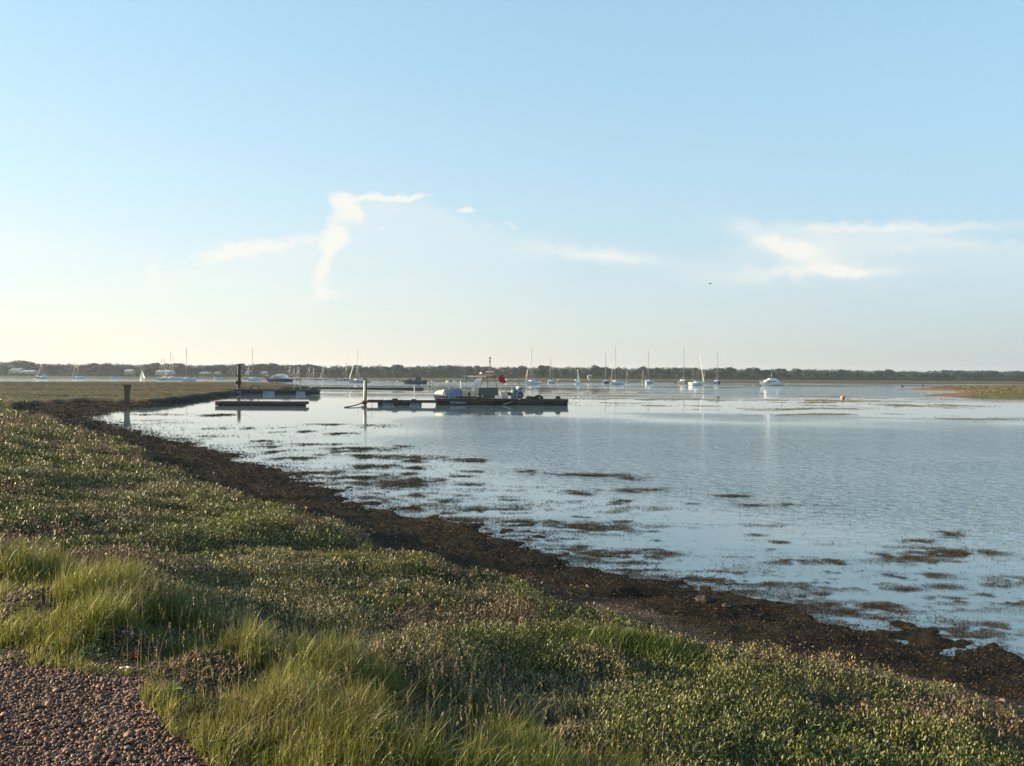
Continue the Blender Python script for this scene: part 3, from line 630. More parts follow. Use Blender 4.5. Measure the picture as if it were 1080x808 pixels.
# ------------------------------------------------------------------ boats (bow towards local -x, waterline at z = 0)
def hull_mesh(Ln, B, F, rake=.5, tw=.75, fine=.85, sheer=.25):
    st, q = 16, []
    for i in range(st + 1):
        t = i / st                                           # 0 at the bow
        w = B / 2 * min(1, math.sin(min(1, t * 1.55 + .02) * math.pi / 2) ** fine) * (1 if t < .6 else 1 - (1 - tw) * ((t - .6) / .4) ** 1.6)
        h = F * (1 + sheer * (1 - t) ** 2 + sheer * .15 * (2 * t - 1) ** 2)
        x = (t - .5) * Ln; xb = x + rake * F * (1 - t) ** 3 * 1.6
        row = [(x, -w, h), (x * .6 + xb * .4, -w * .97, h * .55), (xb, -w * .8, 0), (xb, -w * .35, -.28), (xb, 0, -.4), (xb, w * .35, -.28), (xb, w * .8, 0), (x * .6 + xb * .4, w * .97, h * .55), (x, w, h)]
        q.append(row)
    v = [p for r_ in q for p in r_]; n = 9; f = []
    for i in range(st):
        for k in range(n - 1): f.append((i * n + k, i * n + k + 1, (i + 1) * n + k + 1, (i + 1) * n + k))
    f.append(tuple(st * n + k for k in range(n)))
    rim = MB(); rv = []; rf = []
    for i in range(st + 1):                                  # deck, cambered, set a little below the rim
        r0, r8 = q[i][0], q[i][8]; rv += [(r0[0], r0[1] * .97, r0[2] - .03), (r0[0], 0, r0[2] + .03), (r8[0], r8[1] * .97, r8[2] - .03)]
    for i in range(st):
        for k in range(2): rf.append((i * 3 + k, (i + 1) * 3 + k, (i + 1) * 3 + k + 1, i * 3 + k + 1))
    rim.add(rv, rf)
    h = MB(); h.add(v, f); return h, rim
def coach(x0, x1, w0, w1, z0, hgt, slope=.5):
    """cabin trunk with raked ends"""
    a, b = x0, x1; v = []
    for z, k in ((z0, 0), (z0 + hgt, 1)):
        i0 = a + slope * hgt * k * 1.6; i1 = b - slope * hgt * k * .5; s = 1 - .12 * k
        v += [(i0, -w0 * s / 2, z), (i1, -w1 * s / 2, z), (i1, w1 * s / 2, z), (i0, w0 * s / 2, z)]
    return MB().add(v, [(0, 1, 5, 4), (1, 2, 6, 5), (2, 3, 7, 6), (3, 0, 4, 7), (4, 5, 6, 7), (0, 3, 2, 1)])
def yacht(label, loc, Ln, mast_h, yaw, hullm='gel', canvas='canvas', hood=True, furl=0, group='yachts lying at their moorings', spar='alu', thick=.09):
    r = thing('sailing_yacht', label, 'yacht', loc, yaw, group)
    B, F = Ln * .31, Ln * .105
    h, d = hull_mesh(Ln, B, F, .55, .72); h.build('hull', M[hullm], r, True); d.build('deck', M['gel'], r)
    cb = coach(-Ln * .22, Ln * .16, B * .45, B * .6, F * .98, F * .45); c = cb.build('coachroof', M['gel'], r)
    for s in (-1, 1):
        for k in range(3): MB().box((-Ln * .13 + k * Ln * .09, s * B * .275 * (1 + .06 * k / 4), F * 1.25), (Ln * .06, .03, F * .14)).build('window', M['glass'], c)
    mx_ = -Ln * .08; top = mast_h
    MB().tube((mx_, 0, F * 1.2), (mx_, 0, top), thick, thick * .7, 8).build('mast', M[spar], r, True)
    bz = F * 1.2 + Ln * .11
    bo = MB().tube((mx_, 0, bz), (mx_ + Ln * .36, 0, bz + .05), .07, .06, 6).build('boom', M[spar], r)
    MB().tube((mx_ + .1, 0, bz + .16), (mx_ + Ln * .34, 0, bz + .14), .17, .10, 8).build('sail_cover', M[canvas], bo, True)
    st = MB().tube((-Ln * .485, 0, F * 1.25), (mx_, 0, top * .97), .022, n=4).tube((Ln * .49, 0, F), (mx_, 0, top), .016, n=4)
    for s in (-1, 1):
        st.tube((mx_ + .1, s * B * .46, F), (mx_, s * B * .12, top * .55), .016, n=4).tube((mx_, s * B * .12, top * .55), (mx_, 0, top * .95), .014, n=4).tube((mx_, 0, top * .55), (mx_, s * B * .13, top * .55), .03, n=4)
    st.build('rigging', M['wire'], r)
    if furl: MB().tube((-Ln * .47, 0, F * 1.25 + .4), (mx_ - .15, 0, top * .94), furl, furl * .4, 6).build('furled_sail', M['sail'], r)
    if hood: 
        hd = coach(Ln * .10, Ln * .24, B * .5, B * .5, F * 1.4, F * .55, .7); hd.build('spray_hood', M[canvas], r)
    rl = MB()
    for s in (-1, 1):
        pts = [(-Ln * .47, s * B * .05, F * 1.75), (-Ln * .2, s * B * .42, F * 1.65), (Ln * .2, s * B * .47, F * 1.6), (Ln * .49, s * B * .33, F * 1.6)]
        rl.path(pts, .014, 4)
        for p in pts: rl.tube(p, (p[0], p[1], F), .016, n=4)
    rl.build('guard_rail', M['wire'], r)
    MB().box((Ln * .50, 0, F * .4), (.18, .06, F * 1.1)).build('rudder', M['gel'], r)
    return r
def cruiser(label, loc, Ln, yaw, hullm='gel', top='gel', kindof=0, group='motor cruisers lying at their moorings'):
    r = thing('motor_cruiser', label, 'motor cruiser', loc, yaw, group)
    B, F = Ln * .33, Ln * .12
    h, d = hull_mesh(Ln, B, F, .7, .92, .8, .4); h.build('hull', M[hullm], r, True); d.build('deck', M['gel'], r)
    MB().add([(x, s * (B / 2 + .02) * w, z) for s in (-1, 1) for x, w, z in ((-Ln * .30, .86, F * 1.02), (Ln * .5, .93, F * .9), (Ln * .5, .93, F * .78), (-Ln * .30, .84, F * .88))], [(0, 1, 2, 3), (4, 7, 6, 5)]).build('rubbing_strake', M['navy' if hullm != 'navy' else 'gel'], r)
    if kindof == 0:      # raked cabin with screen and open cockpit
        c = coach(-Ln * .26, Ln * .14, B * .5, B * .78, F * 1.02, F * .75, .9).build('cabin', M[top], r)
        s_ = coach(-Ln * .06, Ln * .12, B * .66, B * .7, F * 1.78, F * .55, 1.0).build('windscreen', M['glass'], r)
        MB().box((Ln * .1, 0, F * 2.45), (Ln * .16, B * .62, .08)).build('canopy', M[top], r)
    elif kindof == 1:    # trawler yacht: long superstructure and flying bridge
        c = coach(-Ln * .30, Ln * .34, B * .6, B * .78, F * 1.02, F * .95, .5).build('cabin', M[top], r)
        coach(-Ln * .12, Ln * .26, B * .5, B * .62, F * 1.97, F * .5, .6).build('flying_bridge', M[top], r)
        MB().tube((Ln * .05, 0, F * 2.4), (Ln * .05, 0, F * 4.6), .07, .04).box((Ln * .05, 0, F * 3.6), (.1, 1.0, .08)).build('mast', M['alu'], r)
    else:                # fishing boat: wheelhouse aft
        c = coach(Ln * .02, Ln * .28, B * .5, B * .55, F * 1.0, F * 1.4, .25).build('wheelhouse', M[top], r)
        MB().tube((Ln * .22, 0, F * 2.4), (Ln * .22, 0, F * 4.0), .06, .04).box((Ln * .22, 0, F * 3.1), (.6, .6, .3)).build('mast', M['darkalu'], r)
        MB().box((-Ln * .15, 0, F * 1.25), (Ln * .18, B * .3, F * .5)).build('deck_locker', M[top], r); MB().box((Ln * .4, 0, F * 1.15), (Ln * .1, B * .5, F * .5)).build('deck_locker', M[top], r)
    z = F * 1.45 if kindof < 2 else F * 1.9
    for s in (-1, 1):
        for k in range(4 if kindof < 2 else 2): MB().box(((-Ln * .12 + k * Ln * .095) if kindof < 2 else (Ln * .11 + k * Ln * .09), s * (B * .345 if kindof < 2 else B * .255), z), (Ln * .07, .05, F * .36)).build('window', M['glass'], c)
    rl = MB()
    for s in (-1, 1): 
        pts = [(-Ln * .49, 0, F * 2.0), (-Ln * .3, s * B * .4, F * 1.85), (-Ln * .05, s * B * .47, F * 1.7)]; rl.path(pts, .018, 4)
        for p in pts[1:]: rl.tube(p, (p[0], p[1], F), .018, n=4)
    rl.build('guard_rail', M['wire'], r)
    return r
def scale_of(px, wl): p = at(px, wl, 0); return p, p.y / FPX
def put_yacht(label, x0, x1, wl, mpx, mtop, **kw):
    """visible extent x0..x1, waterline wl, mast at mpx with its top at mtop, all in photograph pixels"""
    p, k = scale_of((x0 + x1) / 2, wl); mh = (wl - mtop) * k; vis = (x1 - x0) * k
    Ln = max(vis, mh / 1.38); beam = Ln * .31
    lo, hi = 0, math.pi / 2                                            # turn the hull until it spans what it spans in the picture
    for _ in range(30):
        m_ = (lo + hi) / 2
        if Ln * math.cos(m_) + beam * .8 * math.sin(m_) > vis: lo = m_
        else: hi = m_
    yaw = lo * kw.pop('turn', 1) + math.pi * kw.pop('flip', 0)
    off = at(mpx, wl, 0).x; r = yacht(label, (0, p.y, 0), Ln, mh, yaw, thick=max(.085, k * .26), **kw)
    r.location = (off + math.cos(yaw) * Ln * .08, p.y, 0); return r
far_g = 'distant yachts with bare masts'
put_yacht('white yacht alone left of the white motor cruiser, off the far wooded shore', 77, 87, 399.5, 84, 377)
put_yacht('dark hulled yacht, left one of the close group near the grass spit', 168, 177.5, 401, 170, 377.5, hullm='pale', canvas='gel')
put_yacht('yacht whose mast stands just right of the group\'s leftmost mast', 171, 179, 400.6, 172.7, 378, hullm='pale')
put_yacht('white yacht with the tallest mast of the close group near the grass spit', 175, 189, 401, 179.4, 370.8)
put_yacht('yacht behind the group with its mast rightmost of the four', 176, 190, 399.9, 182.7, 374.5, hullm='pale', hood=False)
put_yacht('white yacht seen bow on, alone behind the middle of the grass spit', 193, 202, 402, 197.4, 367, turn=.97)
put_yacht('white yacht seen bow on, right of the tall mooring pile', 261, 270, 401.8, 267.2, 368, turn=.95)
put_yacht('grey white yacht with furled headsail beyond the cream post', 364, 386, 403.7, 377.6, 369, hullm='pale', furl=.16)
put_yacht('cream yacht with navy spray hood just right of the work boat', 552.5, 572.5, 405.2, 560.3, 368, furl=.06)
put_yacht('smaller pale yacht moored right behind the cream one with the hood', 573, 584.5, 404.2, 580.4, 376.8, hullm='pale', hood=False)
put_yacht('dark hulled yacht left of the large white yacht with sun on it', 629.5, 640.5, 404.7, 638, 372, hullm='dark', hood=True)
put_yacht('large white yacht with the tallest mast of all, sunlit bow', 640.5, 661.5, 405.9, 648.7, 365.5, furl=.05, flip=0)
put_yacht('yacht with dark stern lying alone between the two moored groups on the right', 675, 690, 404.8, 683.3, 370, hullm='pale')
put_yacht('yacht seen end on at the left of the right hand group', 718, 724, 404.9, 720.6, 365.5, hullm='dark', turn=.98)
put_yacht('long white yacht with raked furled headsail in the right hand group', 728, 751.5, 406.6, 737.6, 368, furl=.12, flip=1)
put_yacht('dark blue yacht end on, behind the stern of the long white one', 750.5, 758.5, 404.9, 755.6, 371.5, hullm='navy', turn=.97)
for i, (x, wl, mt, hm) in enumerate([(306, 400.4, 385.5, 'pale'), (310.5, 400.4, 387, 'gel'), (315.5, 400.5, 386, 'navy'), (326.5, 400.6, 385, 'pale'), (331, 400.6, 387.5, 'dark'), (341, 400.8, 386, 'pale'), (365.5, 401.2, 382, 'dark'), (45, 399.3, 380.5, 'pale'), (262, 400.0, 386, 'navy'), (555.5, 403.9, 389, 'gel'), (661.3, 404.2, 389, 'pale'), (678, 404.1, 390, 'pale'), (742.5, 404.3, 390, 'gel')]):
    sp = ['leftmost of the small far yachts beyond the blue hulled trawler', 'second from the left of the small far yachts beyond the blue hulled trawler', 'navy hulled small far yacht right of the blue hulled trawler', 'first small far yacht above the right half of the walkway gap', 'dark small far yacht in the middle of the distant cluster', 'rightmost small yacht of the distant cluster left of the cream post', 'small dark yacht close to the far bank, left of the furled headsail yacht', 'faint masted small yacht at far left under the trees', 'small navy yacht behind the bow on white yacht', 'small white yacht far off behind the cream yacht\'s bow', 'small pale yacht far off right of the large white yacht', 'small pale yacht far off behind the lone yacht', 'small white yacht far off behind the long white one'][i]
    put_yacht(sp, x - 4.2, x + 4.2, wl, x, mt, hullm=hm, hood=False, group=far_g, spar='darkalu')

def put_cruiser(label, x0, x1, wl, yaw=.25, **kw):
    p, k = scale_of((x0 + x1) / 2, wl); vis = (x1 - x0) * k; Ln = vis / (math.cos(yaw) + .33 * math.sin(abs(yaw)))
    return cruiser(label, (p.x, p.y, 0), Ln, yaw + math.pi * kw.pop('flip', 0), **kw)
put_cruiser('low motor boat with white bow and stern at the far left', 37, 51, 399.2, .1, hullm='dark', kindof=2)
put_cruiser('white motor cruiser lit by the sun, left of the white sailed dinghy', 115.5, 128, 399.9, .5)
put_cruiser('grey white motor boat beyond the spit, left of the tall pile', 225, 238.5, 400.7, .2, hullm='pale')
put_cruiser('blue hulled trawler yacht with long white superstructure', 279, 308.5, 402.7, .12, hullm='navy', kindof=1)
put_cruiser('dark hulled fishing boat with dark wheelhouse in mid channel', 423, 450.5, 404.9, .1, hullm='dark', top='dark', kindof=2, flip=0)
put_cruiser('grey white motor cruiser at the right end of the moorings', 799, 826, 406.8, .22, hullm='gel', kindof=1)
for i, (x0, x1, wl, hm, ko, lb) in enumerate([(296, 303, 400.5, 'gel', 0, 'small white motor boat behind the trawler\'s bow'), (318, 326, 400.7, 'gel', 0, 'small white motor boat in the distant cluster, left one'), (333, 340, 400.9, 'navy', 2, 'small navy motor boat in the distant cluster, right one'), (347, 352.5, 400.9, 'gel', 0, 'small sunlit motor boat between the distant cluster and the furled headsail yacht'), (352.5, 361, 401.3, 'dark', 2, 'small dark motor boat left of the furled headsail yacht'), (396, 401, 401.3, 'gel', 0, 'small sunlit boat drawn up near the far bank right of the cream post')]):
    put_cruiser(lb, x0, x1, wl, .3, hullm=hm, kindof=ko, group='small motor boats far off')
def dinghy(label, px, wl, top, vis, lean):
    p, k = scale_of(px, wl); r = thing('sailing_dinghy', label, 'dinghy', (p.x, p.y, 0), lean, 'dinghies under white sail')
    h = (wl - top) * k; Ln = h * .62
    hm, d = hull_mesh(Ln, Ln * .34, .38, .4, .8); hm.build('hull', M['pale'], r, True); d.build('deck', M['gel'], r)
    MB().tube((-Ln * .18, 0, .3), (-Ln * .14, 0, h), .05, .035).build('mast', M['alu'], r, True)
    MB().tube((-Ln * .16, 0, .75), (Ln * .42, .25, .72), .035).build('boom', M['alu'], r)
    v = []; f = []; n = 8
    for i in range(n + 1):
        t = i / n; z = .8 + (h - .9) * t; w = Ln * .60 * (1 - t) ** .75 + .05
        for j in range(4): s = j / 3; v.append((-Ln * .15 + w * s, .35 * math.sin(s * math.pi * .8) * (1 - t * .5), z))
    for i in range(n):
        for j in range(3): f.append((i * 4 + j, i * 4 + j + 1, i * 4 + j + 5, i * 4 + j + 4))
    v2 = [(a, b + .03, c) for a, b, c in v]; m = len(v)
    MB().add(v, f).add(v2, [q[::-1] for q in f]).build('mainsail', M['sail'], r, True)
    MB().add([(-Ln * .47, 0, .5), (-Ln * .2, .12, .7), (-Ln * .17, 0, h * .75), (-Ln * .47, .02, .5), (-Ln * .2, .14, .7), (-Ln * .17, .02, h * .75)], [(0, 1, 2), (5, 4, 3)]).build('jib', M['sail'], r)
    return r
dinghy('dinghy under a bright triangular white sail near the left grass spit', 150, 400.6, 389.5, 5, -.35)
dinghy('narrow dinghy under white sail between the cream yacht and the large white yacht', 610, 405.2, 389.8, 3, 1.0)
# boats lying on the far bank
fg = 'small white boats along the far bank'
proto = None
def shore_boat(label, px, py, wpx, yaw):
    p = along(px, py, 470); k = p.y / FPX; Ln = wpx * k
    z0 = float(land(np.array([p.x]), np.array([p.y]))[0][0])
    r = thing('rowing_boat', label, 'small boat', (p.x, p.y, z0 + .25), yaw, fg)
    h, d = hull_mesh(Ln, Ln * .38, Ln * .17, .4, .8); h.build('hull', M['gel'], r, True)
    d.build('cover', M['pale'], r)
    MB().box((Ln * .1, 0, Ln * .2), (Ln * .3, Ln * .2, Ln * .1)).build('thwart', M['cream'], r)
for i, (px, w, lb) in enumerate([(472, 4, 'first small white boat left of the gabled boathouse'), (480, 4, 'second small white boat nearer the gabled boathouse'), (543.5, 4.5, 'small white boat on the far bank left of the cream yacht'), (534, 3.6, 'small boat on the far bank right above the red flag'),
                             (589.5, 4.5, 'left of the pair of small white boats right of the paler yacht'), (593.5, 3.5, 'right of the pair of small white boats right of the paler yacht'), (607.5, 3.5, 'small white boat on the far bank left of the narrow sail'), (622, 3.5, 'small white boat on the far bank right of the narrow sail'), (409, 3.4, 'small white boat on the far bank above the long dark walkway'), (419, 3.4, 'small white boat on the far bank left of the fishing boat'), (456, 3.6, 'small white boat on the far bank right of the fishing boat')]):
    shore_boat(lb, px, 401.2 + (px - 540) * .004, w, .3 * (i % 3) - .2)

# ------------------------------------------------------------------ buoys and marks on the water
def buoy(label, px, wl, dia_px, m, cone=False, kindn='mooring_buoy'):
    p, k = scale_of(px, wl); r_ = dia_px * k / 2
    r = thing(kindn, label, 'buoy', (p.x, p.y, 0), 0)
    MB().ball((0, 0, r_ * .55), r_, (1, 1, 1 if not cone else 1.4), 14, 9).build('float', m, r, True)
    MB().tube((0, 0, r_ * 1.4), (0, 0, r_ * 1.95), r_ * .12).build('lifting_ring', M['rust'], r)
buoy('large round orange and white mooring buoy off the right hand shoals', 888.6, 420.6, 4.6, M['buoyo'])
buoy('small dark buoy just left of the work boat\'s bow', 452.5, 407.8, 1.9, M['rubber'])
buoy('tiny dark buoy beyond the one left of the work boat', 453.8, 404.6, 1.4, M['rubber'])
buoy('small dark blue buoy left of the far right post', 951.5, 408.2, 2.6, M['navy'])
buoy('small dark buoy right of the end motor cruiser', 833, 406.2, 1.6, M['rubber'])
buoy('small dark buoy left of the end motor cruiser', 792.5, 402.9, 1.8, M['rubber'])
buoy('small dark buoy left of the cream yacht', 547, 404.9, 1.8, M['navy'])
buoy('small orange buoy right of the paler yacht', 588.5, 404.8, 1.7, M['buoyo'])
buoy('small grey buoy under the stern of the trawler yacht', 290.5, 404.2, 2.6, M['rubber'])
buoy('small orange buoy below the end motor cruiser', 794.5, 406.9, 1.2, M['buoyo'])
buoy('tiny dark buoy far right near the shingle line', 871, 406.3, 1.2, M['rubber'])
buoy('small dark buoy left of the right hand yacht group', 712, 404.4, 2.2, M['rubber'])
p, k = scale_of(972.7, 410)
t = thing('channel_post', 'short dark post standing in the water off the right hand spit', 'post', (p.x, p.y, -.2))
MB().tube((0, 0, -.3), (0, 0, 5.2 * k), k * .9, k * .8, 10).build('pole', M['timber'], t); MB().tube((0, 0, 5.2 * k - .1), (0, 0, 5.5 * k), k * 1.3, k * 1.1, 10).build('cap', M['rust'], t)

# birds: a gull far up and a cormorant on the weed
def bird(name, label, loc, span, fold, m):
    r = thing(name, label, 'bird', loc, R(20))
    b = MB(); s = span
    v = []; f = []
    for i, (x, w, z) in enumerate([(-.26, .01, .01), (-.22, .03, .02), (-.12, .06, 0), (.02, .075, -.01), (.16, .04, 0), (.30, .05, .01), (.31, .03, .01)]):
        for k_ in range(8): a = k_ * math.pi / 4; v.append((x * s, math.cos(a) * w * s, (z + math.sin(a) * w * .8) * s))
    for i in range(6):
        for k_ in range(8): f.append((i * 8 + k_, i * 8 + (k_ + 1) % 8, (i + 1) * 8 + (k_ + 1) % 8, (i + 1) * 8 + k_))
    f += [tuple(range(8))[::-1], tuple(range(48, 56))]
    for sd_ in (-1, 1):
        o = len(v)
        for (x0, x1, y, z) in [(-.10, .10, .04, .03), (-.11, .07, .22, .03 + .10 * fold), (-.04, .07, .40, .02 + .06 * fold), (.05, .07, .5, .0)]:
            v += [(x0 * s, sd_ * y * s, z * s), (x1 * s, sd_ * y * s, (z + .008) * s), (x1 * s, sd_ * y * s, (z - .012) * s)]
        for i in range(3):
            for k_ in range(3): f.append((o + i * 3 + k_, o + i * 3 + (k_ + 1) % 3, o + i * 3 + 3 + (k_ + 1) % 3, o + i * 3 + 3 + k_))
    b.add(v, f).build('body', m, r, True)
    MB().tube((-.25 * s, 0, .01 * s), (-.33 * s, 0, -.0 * s), .012 * s, .003 * s).build('beak', M['buoyo'], r)
bird('flying_bird', 'lone dark bird flying in the open sky right of centre', along(749, 299, 150), 1.1, .6, M['skin'])
p, k = scale_of(757.3, 421)
t = thing('standing_bird', 'small dark bird standing on the weed streak in mid water', 'bird', (p.x, p.y, 0.0), 0)
MB().ball((0, 0, .22), .13, (1.7, .8, .8)).tube((-.12, 0, .26), (-.22, 0, .42), .05, .035).ball((-.24, 0, .44), .055).build('body', M['skin'], t, True)
MB().tube((-.28, 0, .44), (-.37, 0, .43), .015, .004).build('beak', M['buoyo'], t)
MB().tube((0, .04, 0), (0, .04, .15), .012).tube((0, -.04, 0), (0, -.04, .15), .012).build('leg', M['skin'], t)

# ------------------------------------------------------------------ pontoons and piles of the near moorings
def timber_float(name, label, x0, x1, wl, topy, depth, blocks, sag=0, endm=None, planks=True, body='pier'):
    """a timber float seen side on: blocks = [(x0, x1, material)] along its face"""
    p0, k = scale_of(x0, wl); p1 = at(x1, wl, 0); Y = (p0.y + p1.y) / 2; X0, X1 = p0.x, p1.x * 1.0; k = Y / FPX
    X0 = at(x0, wl, 0).x * Y / p0.y; X1 = at(x1, wl, 0).x * Y / p1.y
    H = (wl - topy) * k; Ln = X1 - X0
    r = thing(name, label, 'pontoon', ((X0 + X1) / 2, Y, 0))
    def lx(px): return X0 + (px - x0) / (x1 - x0) * Ln - (X0 + X1) / 2
    fr = MB()
    fr.box((0, .06, H - .14), (Ln, .10, .22)).box((0, depth - .06, H - .14), (Ln, .10, .22))
    for i in range(int(Ln / 1.2) + 1): fr.box((-Ln / 2 + .06 + i * (Ln - .12) / max(1, int(Ln / 1.2)), depth / 2, H - .15), (.10, depth - .24, .18))
    fr.build('frame', M['timber'], r)
    d = MB(); n = int(Ln / .16)
    for i in range(n):
        if random.random() < .06: continue
        d.box((-Ln / 2 + (i + .5) * Ln / n, depth / 2, H + random.uniform(-.01, .012)), (Ln / n - .018, depth + random.uniform(-.05, .08), .035), random.uniform(-.01, .01))
    d.build('decking', M['deckw'], r)
    for (a, b, mm_) in blocks:
        w = lx(b) - lx(a)
        MB().box(((lx(a) + lx(b)) / 2, depth / 2, (H - .26) / 2 - .12), (w - .03, depth - .16, H + .0)).build('float_tank', M[mm_], r, bevel=.04)
    return r, lx, Y, H, k
r1, lx, Y, H, k = timber_float('mooring_pontoon', 'low dark timber pontoon lying nearest the shore, rusty at its left end', 226.8, 321.5, 428.4, 423.7, 1.5, [(229, 262, 'pier'), (262, 292, 'pier'), (292, 319, 'pier')])
MB().box((lx(229), -.02, H * .45), (.35, .16, H * .8)).build('end_fender', M['rust'], r1, bevel=.05)
MB().tube((lx(320), .3, H - .02), (lx(322.5), .3, H + .04), .06).build('bollard', M['timber'], r1)
for i in range(6): MB().tube((lx(236 + i * 15), -.02, H - .3), (lx(236 + i * 15), -.02, -.15), .05).build('fender_post', M['weedy'], r1)
r2, lx, Y2, H2, k2 = timber_float('work_pontoon', 'long black pontoon with pale float blocks against the marsh edge', 240, 334.5, 416.2, 410.9, 2.2, [(243.5, 254.5, 'foam'), (254.5, 277, 'pier'), (277, 289.5, 'foam'), (289.5, 312, 'pier'), (312, 322, 'foam'), (322, 334, 'pier')])
MB().box((lx(329), 1.1, H2 + .12), (1.2, .9, .22)).build('deck_hatch', M['timber'], r2, bevel=.03)
hr = MB(); hr.path([(lx(309), .3, H2), (lx(312), .3, H2 + 9.2 * k2), (lx(316), .3, H2 + 9.4 * k2), (lx(316.3), .3, H2)], .045, 6); hr.tube((lx(309.8), .3, H2 + 3 * k2), (lx(316), .3, H2 + 3 * k2), .03); hr.build('handrail', M['wire'], r2)
hp = MB(); hp.path([(lx(264), .5, H2), (lx(264.5), .5, H2 + 4 * k2), (lx(271), .5, H2 + 4 * k2), (lx(272), .5, H2)], .06, 6); hp.build('hoop', M['timber'], r2)
def jumble(name, label, cat, loc, pieces):
    r = thing(name, label, cat, loc); 
    for i, (a, b, rd, mm_) in enumerate(pieces): MB().tube(a, b, rd, rd * .9, 7).build('pole', M[mm_], r)
    return r
b0 = Vector(((lx(252) + r2.location.x), Y2 + .4, H2 + .03))
jumble('stacked_poles', 'heap of short poles leaning on the black pontoon beside the tall pile', 'poles', b0, [((-.2, 0, 0), (.9, .2, .75), .05, 'timber'), ((.3, 0, 0), (1.0, .1, .35), .06, 'deckw'), ((.9, .2, 0), (.6, .4, .6), .05, 'timber'), ((1.1, 0, .05), (2.1, .1, .1), .06, 'deckw'), ((1.5, .3, 0), (1.5, .3, .45), .08, 'timber')])
cr_ = thing('crab_pot', 'round topped pot standing on the black pontoon between the heap and the handrail', 'pot', (r2.location.x + lx(300), Y2 + .7, H2 + .02))
g = MB(); 
for i in range(5): a = i / 4; g.path([(-.5 + a, -.25 + .0, 0), (-.5 + a, -.22, .3), (-.5 + a, 0, .42), (-.5 + a, .22, .3), (-.5 + a, .25, 0)], .02, 5)
for y_, z_ in ((-.22, .3), (0, .42), (.22, .3)): g.tube((-.5, y_, z_), (.5, y_, z_), .018, n=5)
g.build('cage', M['rust'], cr_); MB().box((0, 0, .03), (1.0, .5, .05)).build('base', M['timber'], cr_)
bf = thing('white_fender', 'round cream fender hanging at the left end of the black pontoon', 'fender', (r2.location.x + lx(243), Y2 - .2, .28))
MB().ball((0, 0, 0), .30, (1, 1, 1), 12, 8).build('ball', M['cream'], bf, True); MB().tube((0, .05, .25), (.1, .15, .9), .02).build('lanyard', M['rope'], bf)

# tall rough pile with a crosspiece
p, k = scale_of(248.8, 415)
t = thing('mooring_pile', 'tall dark rough pile standing behind the black pontoon', 'pile', (p.x, p.y + 1.2, -.3))
hh = (415 - 384.6) * k + .3
MB().tube((-.03, 0, 0), (.05, 0, hh), .25, .22, 9).build('trunk', M['timber'], t)
MB().tube((.22, .05, .8), (.24, .05, hh - .05), .09, .085, 7).build('side_post', M['timber'], t)
MB().box((.06, -.05, hh - 1.75), (.68, .5, .18)).build('crosspiece', M['weedy'], t); MB().box((.04, -.1, hh * .42), (.72, .5, .55)).build('collar', M['weedy'], t)
MB().box((.02, 0, hh + .03), (.55, .45, .07)).build('cap', M['timber'], t)
# short post at the head of the bay
p, k = scale_of(134, 428.5)
t = thing('bollard_post', 'short stout weathered post at the head of the bay', 'post', (p.x, p.y, -.2))
hh = (428.5 - 406.6) * k + .2
pm = MB(); pm.add([(-.24, -.2, 0), (.20, -.2, 0), (.20, .2, 0), (-.24, .2, 0), (-.19, -.16, hh * .6), (.17, -.16, hh * .6), (.17, .16, hh * .6), (-.19, .16, hh * .6), (-.25, -.2, hh), (.28, -.2, hh), (.28, .2, hh), (-.25, .2, hh)],
       [(0, 1, 5, 4), (1, 2, 6, 5), (2, 3, 7, 6), (3, 0, 4, 7), (4, 5, 9, 8), (5, 6, 10, 9), (6, 7, 11, 10), (7, 4, 8, 11), (8, 9, 10, 11), (3, 2, 1, 0)]); pm.build('post', M['deckw'], t, bevel=.02)
MB().box((.0, -.0, hh + .035), (.6, .46, .07)).build('cap', M['timber'], t); MB().box((-.38, -.1, .35), (.2, .2, .7), 0, 0, .25).build('brace', M['weedy'], t)

# cream post, with its red fender, and the floating staging that leads to the work boat
p, k = scale_of(384.3, 427.3)
t = thing('cream_post', 'tall slim cream post with a worn flat cap, left of the floating staging', 'post', (p.x, p.y, -.3))
hh = (427.3 - 400.6) * k + .3
MB().tube((0, 0, 0), (.03, 0, hh), .115, .10, 10).build('shaft', M['cream'], t, True); MB().box((.06, 0, hh + .04), (.38, .3, .09)).build('cap', M['deckw'], t, bevel=.02)
MB().tube((.1, .12, 0), (.14, .12, hh - .1), .09, .08, 8).build('backing_pile', M['timber'], t)
fe = thing('red_float', 'dark red float lying at the foot of the cream post', 'float', (p.x + .03, p.y - .25, .26)); MB().ball((0, 0, 0), .28, (1.15, .8, .75), 12, 8).build('float', M['reddoor'], fe, True); MB().ball((-.28, 0, -.02), .12, (1, 1, 1)).build('nose', M['reddoor'], fe, True)
rp = MB(); pr = [at(363, 429.6, .02), at(368, 429, .06), at(375, 427.5, .12), at(381.5, 426, .2)]; pr[-1] = Vector((fe.location.x - .2, fe.location.y, .22)); rp.path(pr, .055, 6)
tag(rp.build('mooring_rope', M['rope']), 'dark mooring rope trailing left into the water from the red float', 'rope')
t = thing('slim_stake', 'thin pale stake standing between the cream post and the staging floats', 'stake', tuple(at(392.4, 427.6, 0)[:2]) + (-.2,)); 
MB().tube((0, 0, 0), (0, 0, 1.35), .022, n=6).tube((-.5, 0, 1.33), (0, 0, 1.33), .018, n=6).build('rod', M['wire'], t)
